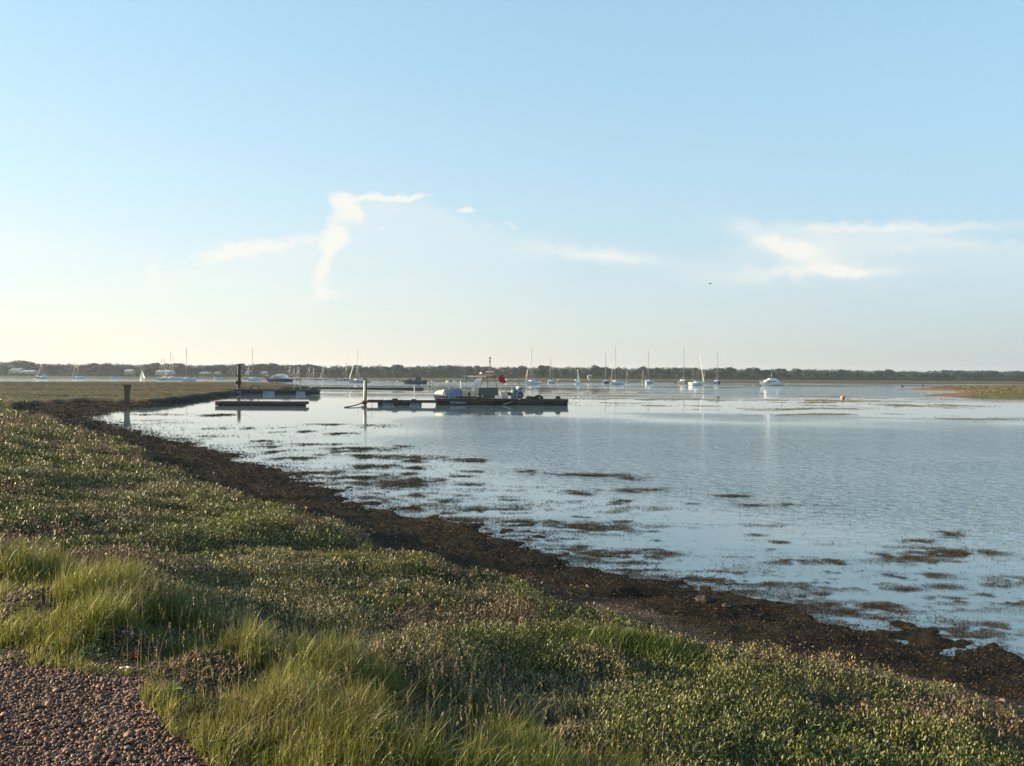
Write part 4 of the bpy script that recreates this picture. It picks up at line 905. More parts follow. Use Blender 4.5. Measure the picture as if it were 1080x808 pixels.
# floating staging
r3, lx, Y3, H3, k3 = timber_float('floating_staging', 'narrow floating staging on pale tanks between the cream post and the work boat', 387, 460, 427.9, 422.2, 1.2, [(398, 402.5, 'pier'), (402.5, 416, 'foamd'), (417, 430.5, 'pier'), (431, 443.5, 'foamd')])
MB().box((lx(416), .4, H3 + .08), (.5, .4, .14)).build('deck_cleat', M['timber'], r3); MB().box((lx(436), .4, H3 + .06), (.4, .4, .10)).build('deck_cleat', M['timber'], r3)
# long dark walkway further out
pa, pb = at(330, 409.2, 0), at(447, 411.8, 0)
Yw = (pa.y + pb.y) / 2
t = thing('floating_walkway', 'long thin dark floating walkway in mid water left of the work boat', 'walkway', ((pa.x + pb.x) / 2, Yw, 0))
n = 9; Xa = Vector(((328 - 540) / FPX * Yw, Yw + 1.5, 0)); Xb = Vector(((447.2 - 540) / FPX * Yw, Yw - 1.0, 0)); fl = MB()
for i in range(n):
    a = Xa.lerp(Xb, i / n); b = Xa.lerp(Xb, (i + .97) / n); a = Vector((a.x, a.y, 0)); b = Vector((b.x, b.y, 0)); c = (a + b) / 2 - t.location; an = math.atan2(b.y - a.y, b.x - a.x)
    sgt = MB(); sgt.box((c.x, c.y, .12), ((b - a).length, 1.3, .40), an).build('float_section', M['pier'], t, bevel=.03)
    fl.box((c.x, c.y, .345), ((b - a).length * .99, 1.35, .05), an)
fl.build('decking', M['pier'], t)
q = at(437, 412, 0) - t.location; MB().tube((q.x, q.y, -.2), (q.x, q.y, .9), .07).build('marker_pole', M['gel'], t)

# big timber raft that the work boat lies behind
r4, lx, Y4, H4, k4 = timber_float('timber_raft', 'broad old timber raft with broken planks in front of the work boat', 459, 599.5, 427.6, 420.9, 2.0, [(460, 492, 'weedy'), (492, 518, 'pier'), (519, 546, 'pier'), (546, 572.5, 'weedy'), (573.5, 598.5, 'pier')])
fs = MB()
for i in range(3): fs.box(((lx(546) + lx(572)) / 2, -.02 - .01 * (i % 2), H4 - .32 - i * .15), (lx(572) - lx(546), .06, .12))
fs.build('side_board', M['timber'], r4)
MB().box((lx(460.5), -.01, H4 / 2 - .1), (.16, .18, H4)).build('corner_post', M['rust'], r4)
for x_ in (478, 492, 505, 519, 546, 573, 598): MB().box((lx(x_), -.04, H4 / 2 - .12), (.14, .12, H4 + .1)).build('corner_post', M['timber'], r4)
MB().box((lx(483), -.06, .24), (1.5, .10, .22), 0, 0, .04).build('loose_board', M['foamd'], r4)
for (xa, ya, xb, yb, w, mm_) in [(529, 430.5, 546, 422.0, .13, 'deckw'), (531, 431.5, 549, 420.5, .09, 'cream'), (498, 431, 524, 423, .2, 'timber'), (508, 432, 538, 422.5, .24, 'timber'), (514, 431.5, 544, 421.2, .18, 'pier'), (500, 427, 512, 423.2, .14, 'deckw'), (511, 427, 519, 422.5, .12, 'deckw')]:
    ya, yb = [421 + (q - 421) * .55 if q > 421 else q for q in (ya, yb)]; za, zb = (427.6 - ya) * k4, (427.6 - yb) * k4; a = Vector((lx(xa), -.30, za)); b = Vector((lx(xb), .15, zb)); c = (a + b) / 2
    MB().box(c, ((b - a).length, .22, w * .6), 0, 0, -math.atan2(zb - za, b.x - a.x)).build('fallen_plank', M[mm_], r4)
MB().ball((lx(570.5), .6, H4 + .1), .17, (1.3, 1, .8)).build('deck_float', M['rubber'], r4, True)

# ------------------------------------------------------------------ the work boat
Yb = Y4 + 2.0 + 1.35; kb = Yb / FPX; YH = lambda px: 397.9 + .0062 * (px - 540)
def bx(px): return (px - 540) / FPX * Yb
def bz(px, py): return EYE - (py - YH(px)) * kb
X0b, X1b = bx(457.2), bx(528)
wb = thing('work_boat', 'navy work boat with white foredeck cabin and orange roof behind the timber raft', 'work boat', ((X0b + X1b) / 2, Yb, 0))
cx0 = wb.location.x
def q_(px, py, y=0.0): return (bx(px) - cx0, y, bz(px, py))
Lb = X1b - X0b
h, d = hull_mesh(Lb, 2.3, bz(490, 419), .3, .95, .7, .28); h.build('hull', M['navy'], wb, True); d.build('deck', M['pale'], wb)
gz0 = bz(490, 418.6)
MB().add([(-Lb * .49, 0, gz0 + .34), (-Lb * .36, -.82, gz0 + .28), (-Lb * .36, .82, gz0 + .28), (q_(469.5, 410.8)[0], -.78, q_(469.5, 410.6)[2]), (q_(469.5, 410.8)[0], .78, q_(469.5, 410.6)[2]), (q_(462, 413)[0], -.3, q_(462, 412.3)[2]), (q_(462, 413)[0], .3, q_(462, 412.3)[2])],
         [(0, 1, 5), (1, 3, 5), (3, 4, 6, 5), (0, 5, 6), (6, 4, 2), (0, 6, 2), (0, 2, 1)]).build('bow_cover', M['cream'], wb)
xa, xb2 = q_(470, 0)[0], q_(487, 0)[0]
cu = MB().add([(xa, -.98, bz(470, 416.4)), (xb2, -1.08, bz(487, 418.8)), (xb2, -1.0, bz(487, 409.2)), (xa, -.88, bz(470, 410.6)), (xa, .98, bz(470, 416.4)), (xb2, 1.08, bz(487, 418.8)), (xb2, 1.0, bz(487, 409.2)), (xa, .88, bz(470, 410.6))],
     [(0, 1, 2, 3), (5, 4, 7, 6), (3, 2, 6, 7), (0, 3, 7, 4), (1, 5, 6, 2)]).build('fore_cabin', M['blue'], wb)  # cabin is white; the blue of its shaded side is put into the colour
MB().box(((xa + xb2) / 2 - .4, 0, bz(475, 409.9) + .05), (.5, .5, .1)).build('hatch', M['dark'], cu)
rl = MB()
for s in (-1, 1):
    rl.path([q_(469, 411, s * .8), q_(474, 409.3, s * .86), q_(487.5, 408, s * 1.0)], .02, 5)
    for x_ in (474, 480, 486): rl.tube(q_(x_, 412, s * .9), q_(x_, 408.6, s * .9), .018, n=5)
rl.tube(q_(485.7, 410), q_(485.7, 401.5), .022, n=5); rl.build('guard_rail', M['wire'], wb)
# deck boxes, wheelhouse base, screens
MB().box(q_(490, 415.5, -.2), (.45, 1.0, (419 - 412) * kb)).build('deck_box', M['cream'], wb, bevel=.03)
db = MB().box(q_(494.3, 416, -.55), (.5, .6, (420.5 - 411.5) * kb)).build('locker', M['cream'], wb, bevel=.03)
MB().box(q_(495.2, 416.5, -.875), (.24, .03, .55)).build('door', M['reddoor'], db)
MB().box(q_(499.5, 415, -.3), (.5, 1.3, .65)).build('console', M['cream'], wb, bevel=.03)
ws = MB()
b0_, t0_ = q_(497, 410.5), q_(502, 399.3); b1_, t1_ = q_(505.5, 409), q_(509.5, 398)
ws.add([(b0_[0], -.85, b0_[2]), (b1_[0], -.9, b1_[2]), (t1_[0], -.8, t1_[2]), (t0_[0], -.75, t0_[2]), (b0_[0], .85, b0_[2]), (b1_[0], .9, b1_[2]), (t1_[0], .8, t1_[2]), (t0_[0], .75, t0_[2])], [(0, 1, 2, 3), (5, 4, 7, 6), (0, 3, 7, 4)])
wso = ws.build('windscreen', M['gel'], wb)
MB().add([(b0_[0] + .1, -.90, b0_[2] + .15), (b1_[0] - .1, -.94, b1_[2] + .12), (t1_[0] - .12, -.85, t1_[2] - .32), (t0_[0] + .02, -.80, t0_[2] - .3)], [(0, 1, 2, 3)]).build('pane', mat('screen_pane', .1, (.30, .36, .42)), wso)
MB().box(q_(503.5, 413, 0), (.75, 1.8, .8)).build('wheelhouse_base', M['cream'], wb, bevel=.02)
pn = MB().box((q_(505.3, 0)[0] * .5 + q_(525.5, 0)[0] * .5, -1.12, (bz(515, 409) + bz(515, 420.3)) / 2), (q_(525.5, 0)[0] - q_(505.3, 0)[0], .05, bz(515, 409) - bz(515, 420.3)))
pn.box((q_(525.3, 0)[0], 0, (bz(515, 409) + bz(515, 420.3)) / 2), (.05, 2.1, bz(515, 409) - bz(515, 420.3))).build('side_curtain', M['tarp'], wb, bevel=.015)
rf = MB(); zr = bz(513, 396.3)
rf.add([(q_(500.5, 0)[0], -.9, zr - .06), (q_(521.5, 0)[0], -1.05, zr - .02), (q_(522.5, 0)[0], -1.0, zr + .14), (q_(506, 0)[0], -.85, zr + .14), (q_(500.5, 0)[0], .9, zr - .06), (q_(521.5, 0)[0], 1.05, zr - .02), (q_(522.5, 0)[0], 1.0, zr + .14), (q_(506, 0)[0], .85, zr + .14)],
       [(0, 1, 2, 3), (5, 4, 7, 6), (0, 3, 7, 4), (1, 5, 6, 2), (3, 2, 6, 7), (0, 4, 5, 1)])
rfo = rf.build('roof', M['orange'], wb, bevel=.02)
for s in (-1, 1):
    for (xp, xq) in ((505.7, 509.5), (513.8, 513.3), (524.5, 521)): MB().tube(q_(xp, 409.5, s * .98), (q_(xq, 0)[0], s * .95, zr), .035, n=6).build('roof_post', M['alu'], wb)
MB().ball((q_(507.5, 0)[0], -.3, zr + .26), .12, (1.2, 1, 1)).build('searchlight', M['gel'], rfo, True)
ms = MB(); xm = q_(516.7, 0)[0]
ms.tube((xm - .12, 0, zr + .1), (xm, 0, bz(517, 378.5)), .03).tube((xm + .12, 0, zr + .1), (xm, 0, bz(517, 382)), .022).tube((xm - .3, 0, bz(517, 391.6)), (xm + .3, 0, bz(517, 391.6)), .05)
mso = ms.build('signal_mast', M['alu'], wb)
MB().tube((xm, 0, bz(517, 379)), (xm, 0, bz(517, 376.4)), .075).build('masthead_lamp', M['dark'], mso); MB().box((xm, -.05, bz(517, 381.2)), (.2, .16, .2)).build('lamp_box', M['cream'], mso)
MB().box((xm, 0, bz(517, 392.3)), (.75, .3, .13)).build('radar_bar', M['gel'], mso, bevel=.03)
fx = q_(524.8, 0)[0]
fs_ = MB().tube((fx, .7, bz(525, 410)), (fx + .18, .7, bz(525, 394)), .02).build('flag_staff', M['alu'], wb)
v = []; f = []
for i in range(7):
    for j in range(5): s, u = i / 6, j / 4; v.append((fx + .15 - .06 * u + s * (.55 + .25 * u), .7 + .05 * math.sin(s * 7 + u * 2), bz(525, 394.6) - u * .85 - s * .10 + (1 - u) * 0 - s * (1 - u) * .25))
for i in range(6):
    for j in range(4): f.append((i * 5 + j, i * 5 + j + 1, i * 5 + j + 6, i * 5 + j + 5))
MB().add(v, f).build('ensign', M['red'], fs_, True)
for x_ in (482, 502): 
    ty = MB(); n = 16; rr_ = .24
    for i in range(n): a, b = 2 * math.pi * i / n, 2 * math.pi * (i + 1) / n; c = q_(x_, 421.0, -1.22); ty.tube((c[0] + rr_ * math.cos(a), c[1], c[2] + rr_ * math.sin(a)), (c[0] + rr_ * math.cos(b), c[1], c[2] + rr_ * math.sin(b)), .07, n=6, cap=False)
    if x_ == 502: ty.build('fender_tyre', M['rubber'], wb, True)
MB().ball(q_(503.5, 420.6, -1.3), .16, (1, .7, 1)).build('fender', M['pale'], wb, True)
# things standing on the raft
zt = H4 + .03; rx = r4.location.x
def on_raft(px): return lx(px) + rx
cc_ = thing('storage_crate', 'sunlit cream crate on the raft beside the work boat\'s stern', 'crate', (on_raft(531.5), Y4 + 1.2, zt)); MB().box((0, 0, .32), (.75, .6, .62)).build('crate', M['cream'], cc_, bevel=.03); MB().box((0, 0, .65), (.8, .64, .05)).build('lid', M['gel'], cc_)
dp_ = thing('steel_rack', 'rusty open rack between the cream crate and the blue barrels', 'rack', (on_raft(537.7), Y4 + 1.3, zt)); rk = MB()
for sx_ in (-.35, .35):
    for sy_ in (-.25, .25): rk.tube((sx_, sy_, 0), (sx_, sy_, .95), .03)
for z_ in (.3, .62, .93): rk.path([(-.35, -.25, z_), (.35, -.25, z_), (.35, .25, z_), (-.35, .25, z_), (-.35, -.25, z_)], .022, 5)
rk.build('frame', M['rust'], dp_); MB().box((0, 0, .45), (.55, .4, .26)).build('basket', M['reddoor'], dp_)
for i, (x_, lb) in enumerate(((541.7, 'blue barrel next to the rusty rack on the raft'), (547.6, 'blue barrel at the right, with a white bundle on top'))):
    r_ = thing('plastic_barrel', lb, 'barrel', (on_raft(x_), Y4 + 1.1, zt), 0, 'blue barrels on the raft'); pr_ = [(0, .24), (.05, .27), (.3, .285), (.33, .27), (.6, .285), (.85, .27), (.9, .22)]
    b = MB()
    for (z0, r0), (z1, r1_) in zip(pr_[:-1], pr_[1:]): b.tube((0, 0, z0), (0, 0, z1), r0, r1_, 14, cap=(z0 == 0 or z1 == .9))
    b.build('drum', M['royal'] if i else M['blue'], r_, True); MB().tube((0, 0, .9), (0, 0, .94), .2, .2, 14).build('lid', M['navy'], r_)
w_ = thing('white_bundle', 'rounded white bundle lying on the right hand blue barrel', 'bundle', (on_raft(547), Y4 + 1.1, zt + .94)); MB().ball((0, 0, .14), .2, (1.2, .9, .8), 12, 8).build('bundle', M['gel'], w_, True); MB().ball((.28, 0, .12), .13, (.9, 1, 1)).build('knot', M['dark'], w_, True)
ty = MB(); n = 18
for i in range(n): a, b = 2 * math.pi * i / n, 2 * math.pi * (i + 1) / n; ty.tube((.27 * math.cos(a), 0, .27 * math.sin(a)), (.27 * math.cos(b), 0, .27 * math.sin(b)), .10, n=8, cap=False)
o = ty.build('old_tyre', M['rubber'], None, True); o.location = (on_raft(548.5), Y4 + .35, zt + .36); tag(o, 'black tyre leaning at the foot of the blue barrels on the raft', 'tyre')

def coil(name, label, px, dy, rr_, m):
    t = MB(); g_ = random.Random(int(px))
    for j in range(4):
        for i in range(14):
            a0, a1 = 2 * math.pi * i / 14, 2 * math.pi * (i + 1) / 14; q = rr_ * (1 - .12 * j); t.tube((q * math.cos(a0), q * math.sin(a0), .05 + .06 * j), (q * math.cos(a1), q * math.sin(a1), .05 + .06 * j), .04, n=5, cap=False)
    o = t.build(name, m, None, True); o.location = (on_raft(px), Y4 + dy, zt); return tag(o, label, 'rope coil')
coil('rope_coil', 'dark coil of rope on the raft between the barrels and the round float', 557, .7, .34, M['rope'])
coil('rope_coil', 'small rope coil near the right end of the raft', 589, .9, .26, M['rope'])
def fish_box(label, px, dy, m, rz=0.1):
    r = thing('fish_box', label, 'box', (on_raft(px), Y4 + dy, zt), rz); b = MB()
    b.box((0, 0, .03), (.7, .45, .05)).box((0, -.22, .16), (.7, .03, .26)).box((0, .22, .16), (.7, .03, .26)).box((-.34, 0, .16), (.03, .41, .26)).box((.34, 0, .16), (.03, .41, .26)); b.build('tray', m, r); MB().box((0, -.245, .22), (.2, .02, .05)).build('handle', M['dark'], r)
fish_box('dull blue open box on the left part of the raft before the navy hull', 476, .5, M['blue'])
fish_box('black open box on the raft under the grey side curtain', 512, .6, M['dark'], .3)
fish_box('pale open box on the raft left of the cream crate', 526, .5, M['pale'], -.2)
lg = MB(); lg.tube((-1.3, 0, .12), (1.2, .15, .10), .11, .09, 8); o = lg.build('driftwood_log', M['timber']); o.location = (on_raft(498), Y4 + .35, zt); tag(o, 'dark round log lying along the raft edge below the console', 'log')
nt_ = MB().ball((0, 0, .12), .45, (1.5, .8, .42), 16, 8); nt_.v = [(x_ * (1 + .2 * math.sin(7 * y_ + 5 * x_)), y_, z_ * (1 + .35 * math.sin(6 * x_ + 3 * y_))) for x_, y_, z_ in nt_.v]; o = nt_.build('net_heap', M['weedy'], None, True); o.location = (on_raft(566), Y4 + 1.1, zt); tag(o, 'low heap of dark netting right of the blue barrels', 'net')

# ------------------------------------------------------------------ far shore: houses
def house(label, x0, x1, basey, eavey, ridgey, Y, wallm='wall', roofm='roofs', gable=False):
    a, b = along(x0, basey, Y), along(x1, basey, Y); k = Y / FPX; w = b.x - a.x; hw = (basey - eavey) * k; hr_ = (eavey - ridgey) * k; dpt = min(w, 11)
    z0 = float(land(np.array([a.x]), np.array([Y]))[0][0]); hb = a.z - z0
    r = thing('house', label, 'house', ((a.x + b.x) / 2, Y, z0 - .3)); H_ = hw + max(hb, 0) + .3
    wl_ = MB().box((0, dpt / 2, H_ / 2), (w, dpt, H_)).build('wall', M[wallm], r)
    if gable: MB().add([(-w / 2 - .4, -.4, H_), (w / 2 + .4, -.4, H_), (0, -.4, H_ + hr_), (-w / 2 - .4, dpt + .4, H_), (w / 2 + .4, dpt + .4, H_), (0, dpt + .4, H_ + hr_)], [(0, 1, 2), (3, 5, 4), (0, 2, 5, 3), (1, 4, 5, 2), (0, 3, 4, 1)]).build('roof', M[roofm], r)
    else: MB().add([(-w / 2 - .4, -.5, H_), (w / 2 + .4, -.5, H_), (w / 2 + .4, dpt + .5, H_), (-w / 2 - .4, dpt + .5, H_), (-w / 2 + .2, dpt / 2, H_ + hr_), (w / 2 - .2, dpt / 2, H_ + hr_)], [(0, 1, 5, 4), (1, 2, 5), (2, 3, 4, 5), (3, 0, 4), (0, 3, 2, 1)]).build('roof', M[roofm], r)
    n = max(2, int(w / 4))
    for i in range(n): MB().box((-w / 2 + (i + .5) * w / n, -.03, H_ * .6), (1.3, .08, min(1.4, H_ * .4))).build('window', M['glass'], r)
    MB().box((w * .32, -.04, 1.2), (1.0, .08, 2.1)).build('door', M['dark'], r)
house('tall pale house with dark roof at the far left among the trees', 9, 21, 395.0, 391.0, 388.0, 760)
house('long low white building right of the tall pale house', 21.5, 34.5, 395.2, 391.8, 390.4, 755, 'wall', 'rooft')
house('pale roofed house in the trees left of the white sailed dinghy', 131, 139, 394.6, 391.2, 389.6, 770, 'wall', 'rooft')
house('long pale house behind the group of yacht masts', 164, 180, 395.2, 391.8, 390.4, 762, 'wall', 'rooft')
house('low white house behind the lone bow on yacht', 210, 220, 395.4, 393.2, 392.0, 765)
house('grey white house left of the tall pile', 226, 232, 395.2, 393.4, 392.0, 765)
house('narrow white gabled house right of the tall pile', 259, 265, 395.9, 392.2, 389.8, 765, 'wall', 'roofs', True)
house('small white house right of the narrow gabled one', 275, 281, 395.9, 393, 391.5, 768)
house('white gabled boathouse on the far bank left of the work boat', 487, 493.5, 399.0, 397.2, 395.0, 520, 'wall', 'rooft', True)
house('long low tan shed behind the white gabled boathouse', 489, 513.5, 399.0, 397.2, 396.4, 540, 'wallt', 'rooft')
house('small white house in trees above the narrow sailed dinghy', 620, 624, 398.4, 396.4, 395.2, 745)

# ------------------------------------------------------------------ far shore: trees
tree_leaf = leafy('tree_foliage', .6, .25, .2)
def tree_proto(seed, wid, hgt, low, col):
    """one tree 1 m tall units scaled by wid / hgt: trunk with limbs, crown of leaf clumps in the crown's volume"""
    g = np.random.default_rng(seed)
    lobes = []
    for i in range(15):
        a = g.uniform(0, 2 * np.pi); q = g.random() ** .6; z = low + (1 - low) * g.uniform(.12, .86)
        rr = wid * .5 * math.sin(math.pi * min(1, max(.1, (z - low * .6) / (1.08 - low * .6)))) ** .6
        lobes.append((math.cos(a) * q * rr * .75, math.sin(a) * q * rr * .75, z * hgt, g.uniform(.16, .27) * min(wid, hgt)))
    lobes.append((0, 0, hgt * .82, .2 * min(wid, hgt)))
    P = []; NN = []
    for (lx_, ly_, lz_, lr_) in lobes:
        m = int(150); d = g.normal(0, 1, (m, 3)); d /= np.linalg.norm(d, axis=1)[:, None]; d[:, 2] *= .8
        P.append(np.array([lx_, ly_, lz_]) + d * lr_ * g.uniform(.65, 1.08, (m, 1))); NN.append(d)
    P = np.concatenate(P); NN = np.concatenate(NN); n = len(P); s = g.uniform(.45, 1.05, n)
    u = np.cross(NN + g.normal(0, .5, (n, 3)), g.normal(0, 1, (n, 3))); u /= np.linalg.norm(u, axis=1)[:, None] + 1e-9
    w = np.cross(NN, u); w /= np.linalg.norm(w, axis=1)[:, None] + 1e-9
    v = np.stack([P - u * s[:, None] * .5, P - w * s[:, None] * .4, P + u * s[:, None] * .55, P + w * s[:, None] * .4], 1).reshape(-1, 3)
    f = np.arange(n * 4).reshape(-1, 4); c = np.array(col) * g.uniform(.55, 1.45, (n, 1)) * np.repeat(g.uniform(.7, 1.3, (len(lobes), 1)), 150, 0)
    root = thing('shore_tree', 'x', 'tree')
    np_mesh('crown', v, f, tree_leaf, np.repeat(c, 4, 0), False, root)
    tk = MB().tube((0, 0, -.5), (.1, 0, hgt * low + .5), .035 * hgt, .022 * hgt, 7)
    for (lx_, ly_, lz_, lr_) in lobes[:6]: tk.tube((.1, 0, hgt * low), (lx_ * .8, ly_ * .8, lz_), .014 * hgt, .005 * hgt, 5)
    tk.build('trunk', M['bark'], root)
    return root
G1, G2, G3 = (.016, .034, .020), (.011, .024, .017), (.030, .043, .019)
protos = [tree_proto(1, 13, 11, .16, G1), tree_proto(2, 11, 12, .2, G2), tree_proto(3, 15, 10, .12, G1), tree_proto(4, 10, 9, .12, G3), tree_proto(5, 14, 12, .15, G2), tree_proto(6, 17, 11, .14, G1), tree_proto(7, 9, 7, .05, G3)]
used_p = [False] * len(protos)
# outline of the wood: (pixel, tree top)
TOP = [(-60, 382), (0, 381), (20, 380.5), (35, 384), (60, 383), (80, 384), (105, 383), (118, 382.5), (140, 383), (165, 384), (190, 384.5), (215, 384.5), (260, 384), (300, 384.5), (330, 385.5), (370, 385.5), (400, 385.5), (430, 386), (470, 385), (500, 386),
       (560, 387), (620, 386.5), (660, 388), (700, 387.5), (760, 388), (810, 389.5), (850, 389.5), (900, 390), (960, 391), (1020, 391), (1080, 391.5), (1160, 392)]
def topat(px): return float(np.interp(px, [a for a, b in TOP], [b for a, b in TOP]))
labels = {0: 'rounded mid green tree in the wood\'s front rank on the far shore', 1: 'tall dark tree in the wood\'s front rank on the far shore', 2: 'broad low mid green tree in the wood\'s front rank on the far shore', 3: 'yellow green tree in the wood\'s front rank on the far shore',
          4: 'tall dark spreading tree in the wood\'s front rank on the far shore', 5: 'widest mid green tree in the wood\'s front rank on the far shore', 6: 'low bushy yellow green tree before the wood on the far shore'}
g = random.Random(5); ntree = 0; TREES = []
def put_tree(px, Y, H_, kx, name_i):
    global ntree
    pr = protos[name_i]
    if not used_p[name_i]: o = pr; used_p[name_i] = True
    else: o = copy_tree(pr)
    x = (px - 540) / FPX * Y; z0 = float(land(np.array([x]), np.array([Y]))[0][0])
    h0 = [11, 12, 10, 9, 12, 11, 7][name_i] * 1.05; s = H_ / h0
    o.location = (x, Y, z0 - .2); o.rotation_euler = (0, 0, g.uniform(0, 6.28)); o.scale = (s * kx, s * kx, s)
    o['group'] = 'trees of the far shore'; ntree += 1; TREES.append((px, Y > 785, name_i, o))
px = -40
while px < 1125:
    Y = 790 + g.uniform(-15, 25); left = px < 440
    base = EYE - (topat(px) - (397.9 + .0062 * (px - 540))) * Y / FPX
    z0 = float(land(np.array([(px - 540) / FPX * Y]), np.array([Y]))[0][0])
    H_ = max(4.5, (base - z0) * g.uniform(.75, 1.22))
    put_tree(px, Y, H_, g.uniform(1.2, 1.9) if left else g.uniform(.95, 1.3), g.choice([0, 1, 2, 4, 5, 0, 1, 3]))
    px += g.uniform(8, 13) if left else g.uniform(7, 12)
for px in (16, 40, 52, 90, 125, 150, 200, 240, 250, 268, 288, 330, 352, 384, 405, 430, 448, 465, 478, 520, 540, 560, 583, 598, 612, 640, 655, 672, 700, 716, 735, 760, 775, 800, 822, 840, 856, 880, 905, 930, 960):
    put_tree(px + g.uniform(-3, 3), 772 + g.uniform(-6, 8), g.uniform(4, 6.5), g.uniform(1.0, 1.6), g.choice([6, 3, 0, 2]))
MARKS = [(-80, 'left end of the shore'), (45, 'faint masted yacht'), (82, 'yacht alone at left'), (122, 'white motor cruiser at left'), (150, 'triangular white sail'), (179, 'close group of masts'), (197, 'first bow on yacht'), (249, 'tall dark pile'), (267, 'second bow on yacht'),
         (294, 'blue hulled trawler'), (377, 'furled headsail yacht'), (437, 'dark fishing boat'), (490, 'gabled boathouse'), (517, "work boat's mast"), (560, 'cream yacht'), (610, 'narrow white sail'), (649, 'tallest mast'), (683, 'yacht alone at right'), (721, 'end on yacht'), (755, 'navy yacht'),
         (811, 'last motor cruiser'), (888, 'orange buoy'), (973, 'channel post')]
KIN = ['rounded green tree', 'tall dark tree', 'broad low tree', 'yellow green tree', 'dark spreading tree', 'wide green tree', 'bushy yellowish tree']
ORD = ['first', 'second', 'third', 'fourth', 'fifth', 'sixth', 'seventh', 'eighth', 'ninth', 'tenth', 'eleventh', 'twelfth', 'thirteenth', 'fourteenth', 'fifteenth', 'sixteenth', 'seventeenth', 'eighteenth', 'nineteenth', 'twentieth', 'last']
cnt = {}
for px_, back, ki, o in sorted(TREES, key=lambda q: (q[1], q[0])):
    mk = [m_ for m_ in MARKS if m_[0] <= px_][-1]; c_ = cnt.get((back, mk[0]), 0); cnt[(back, mk[0])] = c_ + 1
    o['label'] = '%s, %s of the %s right of the %s' % (KIN[ki], ORD[min(c_, 20)], "wood's edge" if back else 'low trees', mk[1]); o['category'] = 'tree'
print('trees', ntree)
# the wood behind, one mass of crowns
V_, F_, C_ = [], [], []; off = 0; gg = np.random.default_rng(44)
for row in range(4):
    Y0 = 840 + row * 62; px = -90
    while px < 1180:
        Y = Y0 + gg.uniform(-22, 22); x = (px - 540) / FPX * Y; z0 = float(land(np.array([x]), np.array([Y]))[0][0])
        ztop = EYE - (topat(px) + .3 - (397.9 + .0062 * (px - 540))) * Y / FPX - gg.uniform(.4, 4.6) + (.35 * row)
        Ht = max(5.5, ztop - z0); w = gg.uniform(9, 17); m = 420
        d = gg.normal(0, 1, (m, 3)); d /= np.linalg.norm(d, axis=1)[:, None]; bump_ = 1 + .22 * np.sin(d[:, 0] * 5 + px) * np.cos(d[:, 2] * 4 + d[:, 1] * 5)
        P = np.array([x, Y, z0 + Ht * .55]) + d * np.array([w * .55, w * .5, Ht * .48]) * (bump_ * gg.uniform(.8, 1.05, m))[:, None]
        s = gg.uniform(.7, 1.7, m); u = np.cross(d, gg.normal(0, 1, (m, 3))); u /= np.linalg.norm(u, axis=1)[:, None] + 1e-9; ww = np.cross(d + gg.normal(0, .35, (m, 3)), u)
        v = np.stack([P - u * s[:, None] * .5, P - ww * s[:, None] * .4, P + u * s[:, None] * .55, P + ww * s[:, None] * .4], 1).reshape(-1, 3)
        base = np.array([G1, G2, G3, G1][gg.integers(0, 4)]); c = base * gg.uniform(.6, 1.4, (m, 1))
        V_.append(v); F_.append(np.arange(m * 4).reshape(-1, 4) + off); C_.append(np.repeat(c, 4, 0)); off += m * 4
        px += gg.uniform(5, 9.5) * (840 / Y)
kind(np_mesh('woodland', np.concatenate(V_), np.concatenate(F_), tree_leaf, np.concatenate(C_)), 'stuff')['label'] = 'deep green wood closing the far shore behind its front trees'
# hedge and scrub at the foot of the wood
x = gg.uniform(-560, 620, 30000); y = 752 + gg.normal(0, 3, 30000) + 10 * np.sin(x * .02); hgt = .6 + 2.2 * fbm(x * .03, y * .03, 211, 3)
z, *_r = land(x, y); P = np.stack([x, y, z + hgt * gg.random(30000)], -1); d, u = orient(30000, -30, 80)
v, f, c = leaves(P, d, u, gg.uniform(.6, 1.6, 30000), gg.uniform(.4, 1.0, 30000), np.array(G2) * gg.uniform(.6, 1.4, (30000, 1)))
kind(np_mesh('hedgerow', v, f, tree_leaf, c), 'stuff')['label'] = 'low dark scrub line along the foot of the far wood'

# cover of the right hand spit
n = 60000; x = rng.uniform(70, 260, n); y = rng.uniform(112, 300, n); z, ds, dv, d2, v2, *_r = land(x, y); k_ = (v2 > .3) & (rng.random(n) < .75) & (np.abs(x / y) < .8)
x, y, z = x[k_], y[k_], z[k_]; n = len(x); d, u = orient(n, 10, 80)
c = np.array([.10, .090, .042]) * rng.uniform(.55, 1.4, (n, 1)); t = sstep(.45, .6, fbm(x * .08, y * .08, 221, 3))[:, None]; c = c * (1 - t) + np.array([.12, .085, .045]) * rng.uniform(.6, 1.3, (n, 1)) * t
v, f, c = leaves(np.stack([x, y, z + .12 * rng.random(n)], -1), d, u, rng.uniform(.2, .45, n), rng.uniform(.08, .2, n), c)
kind(np_mesh('saltmarsh_turf', v, f, leaf_m, c), 'stuff')['label'] = 'olive and tan turf on top of the right hand shingle spit'

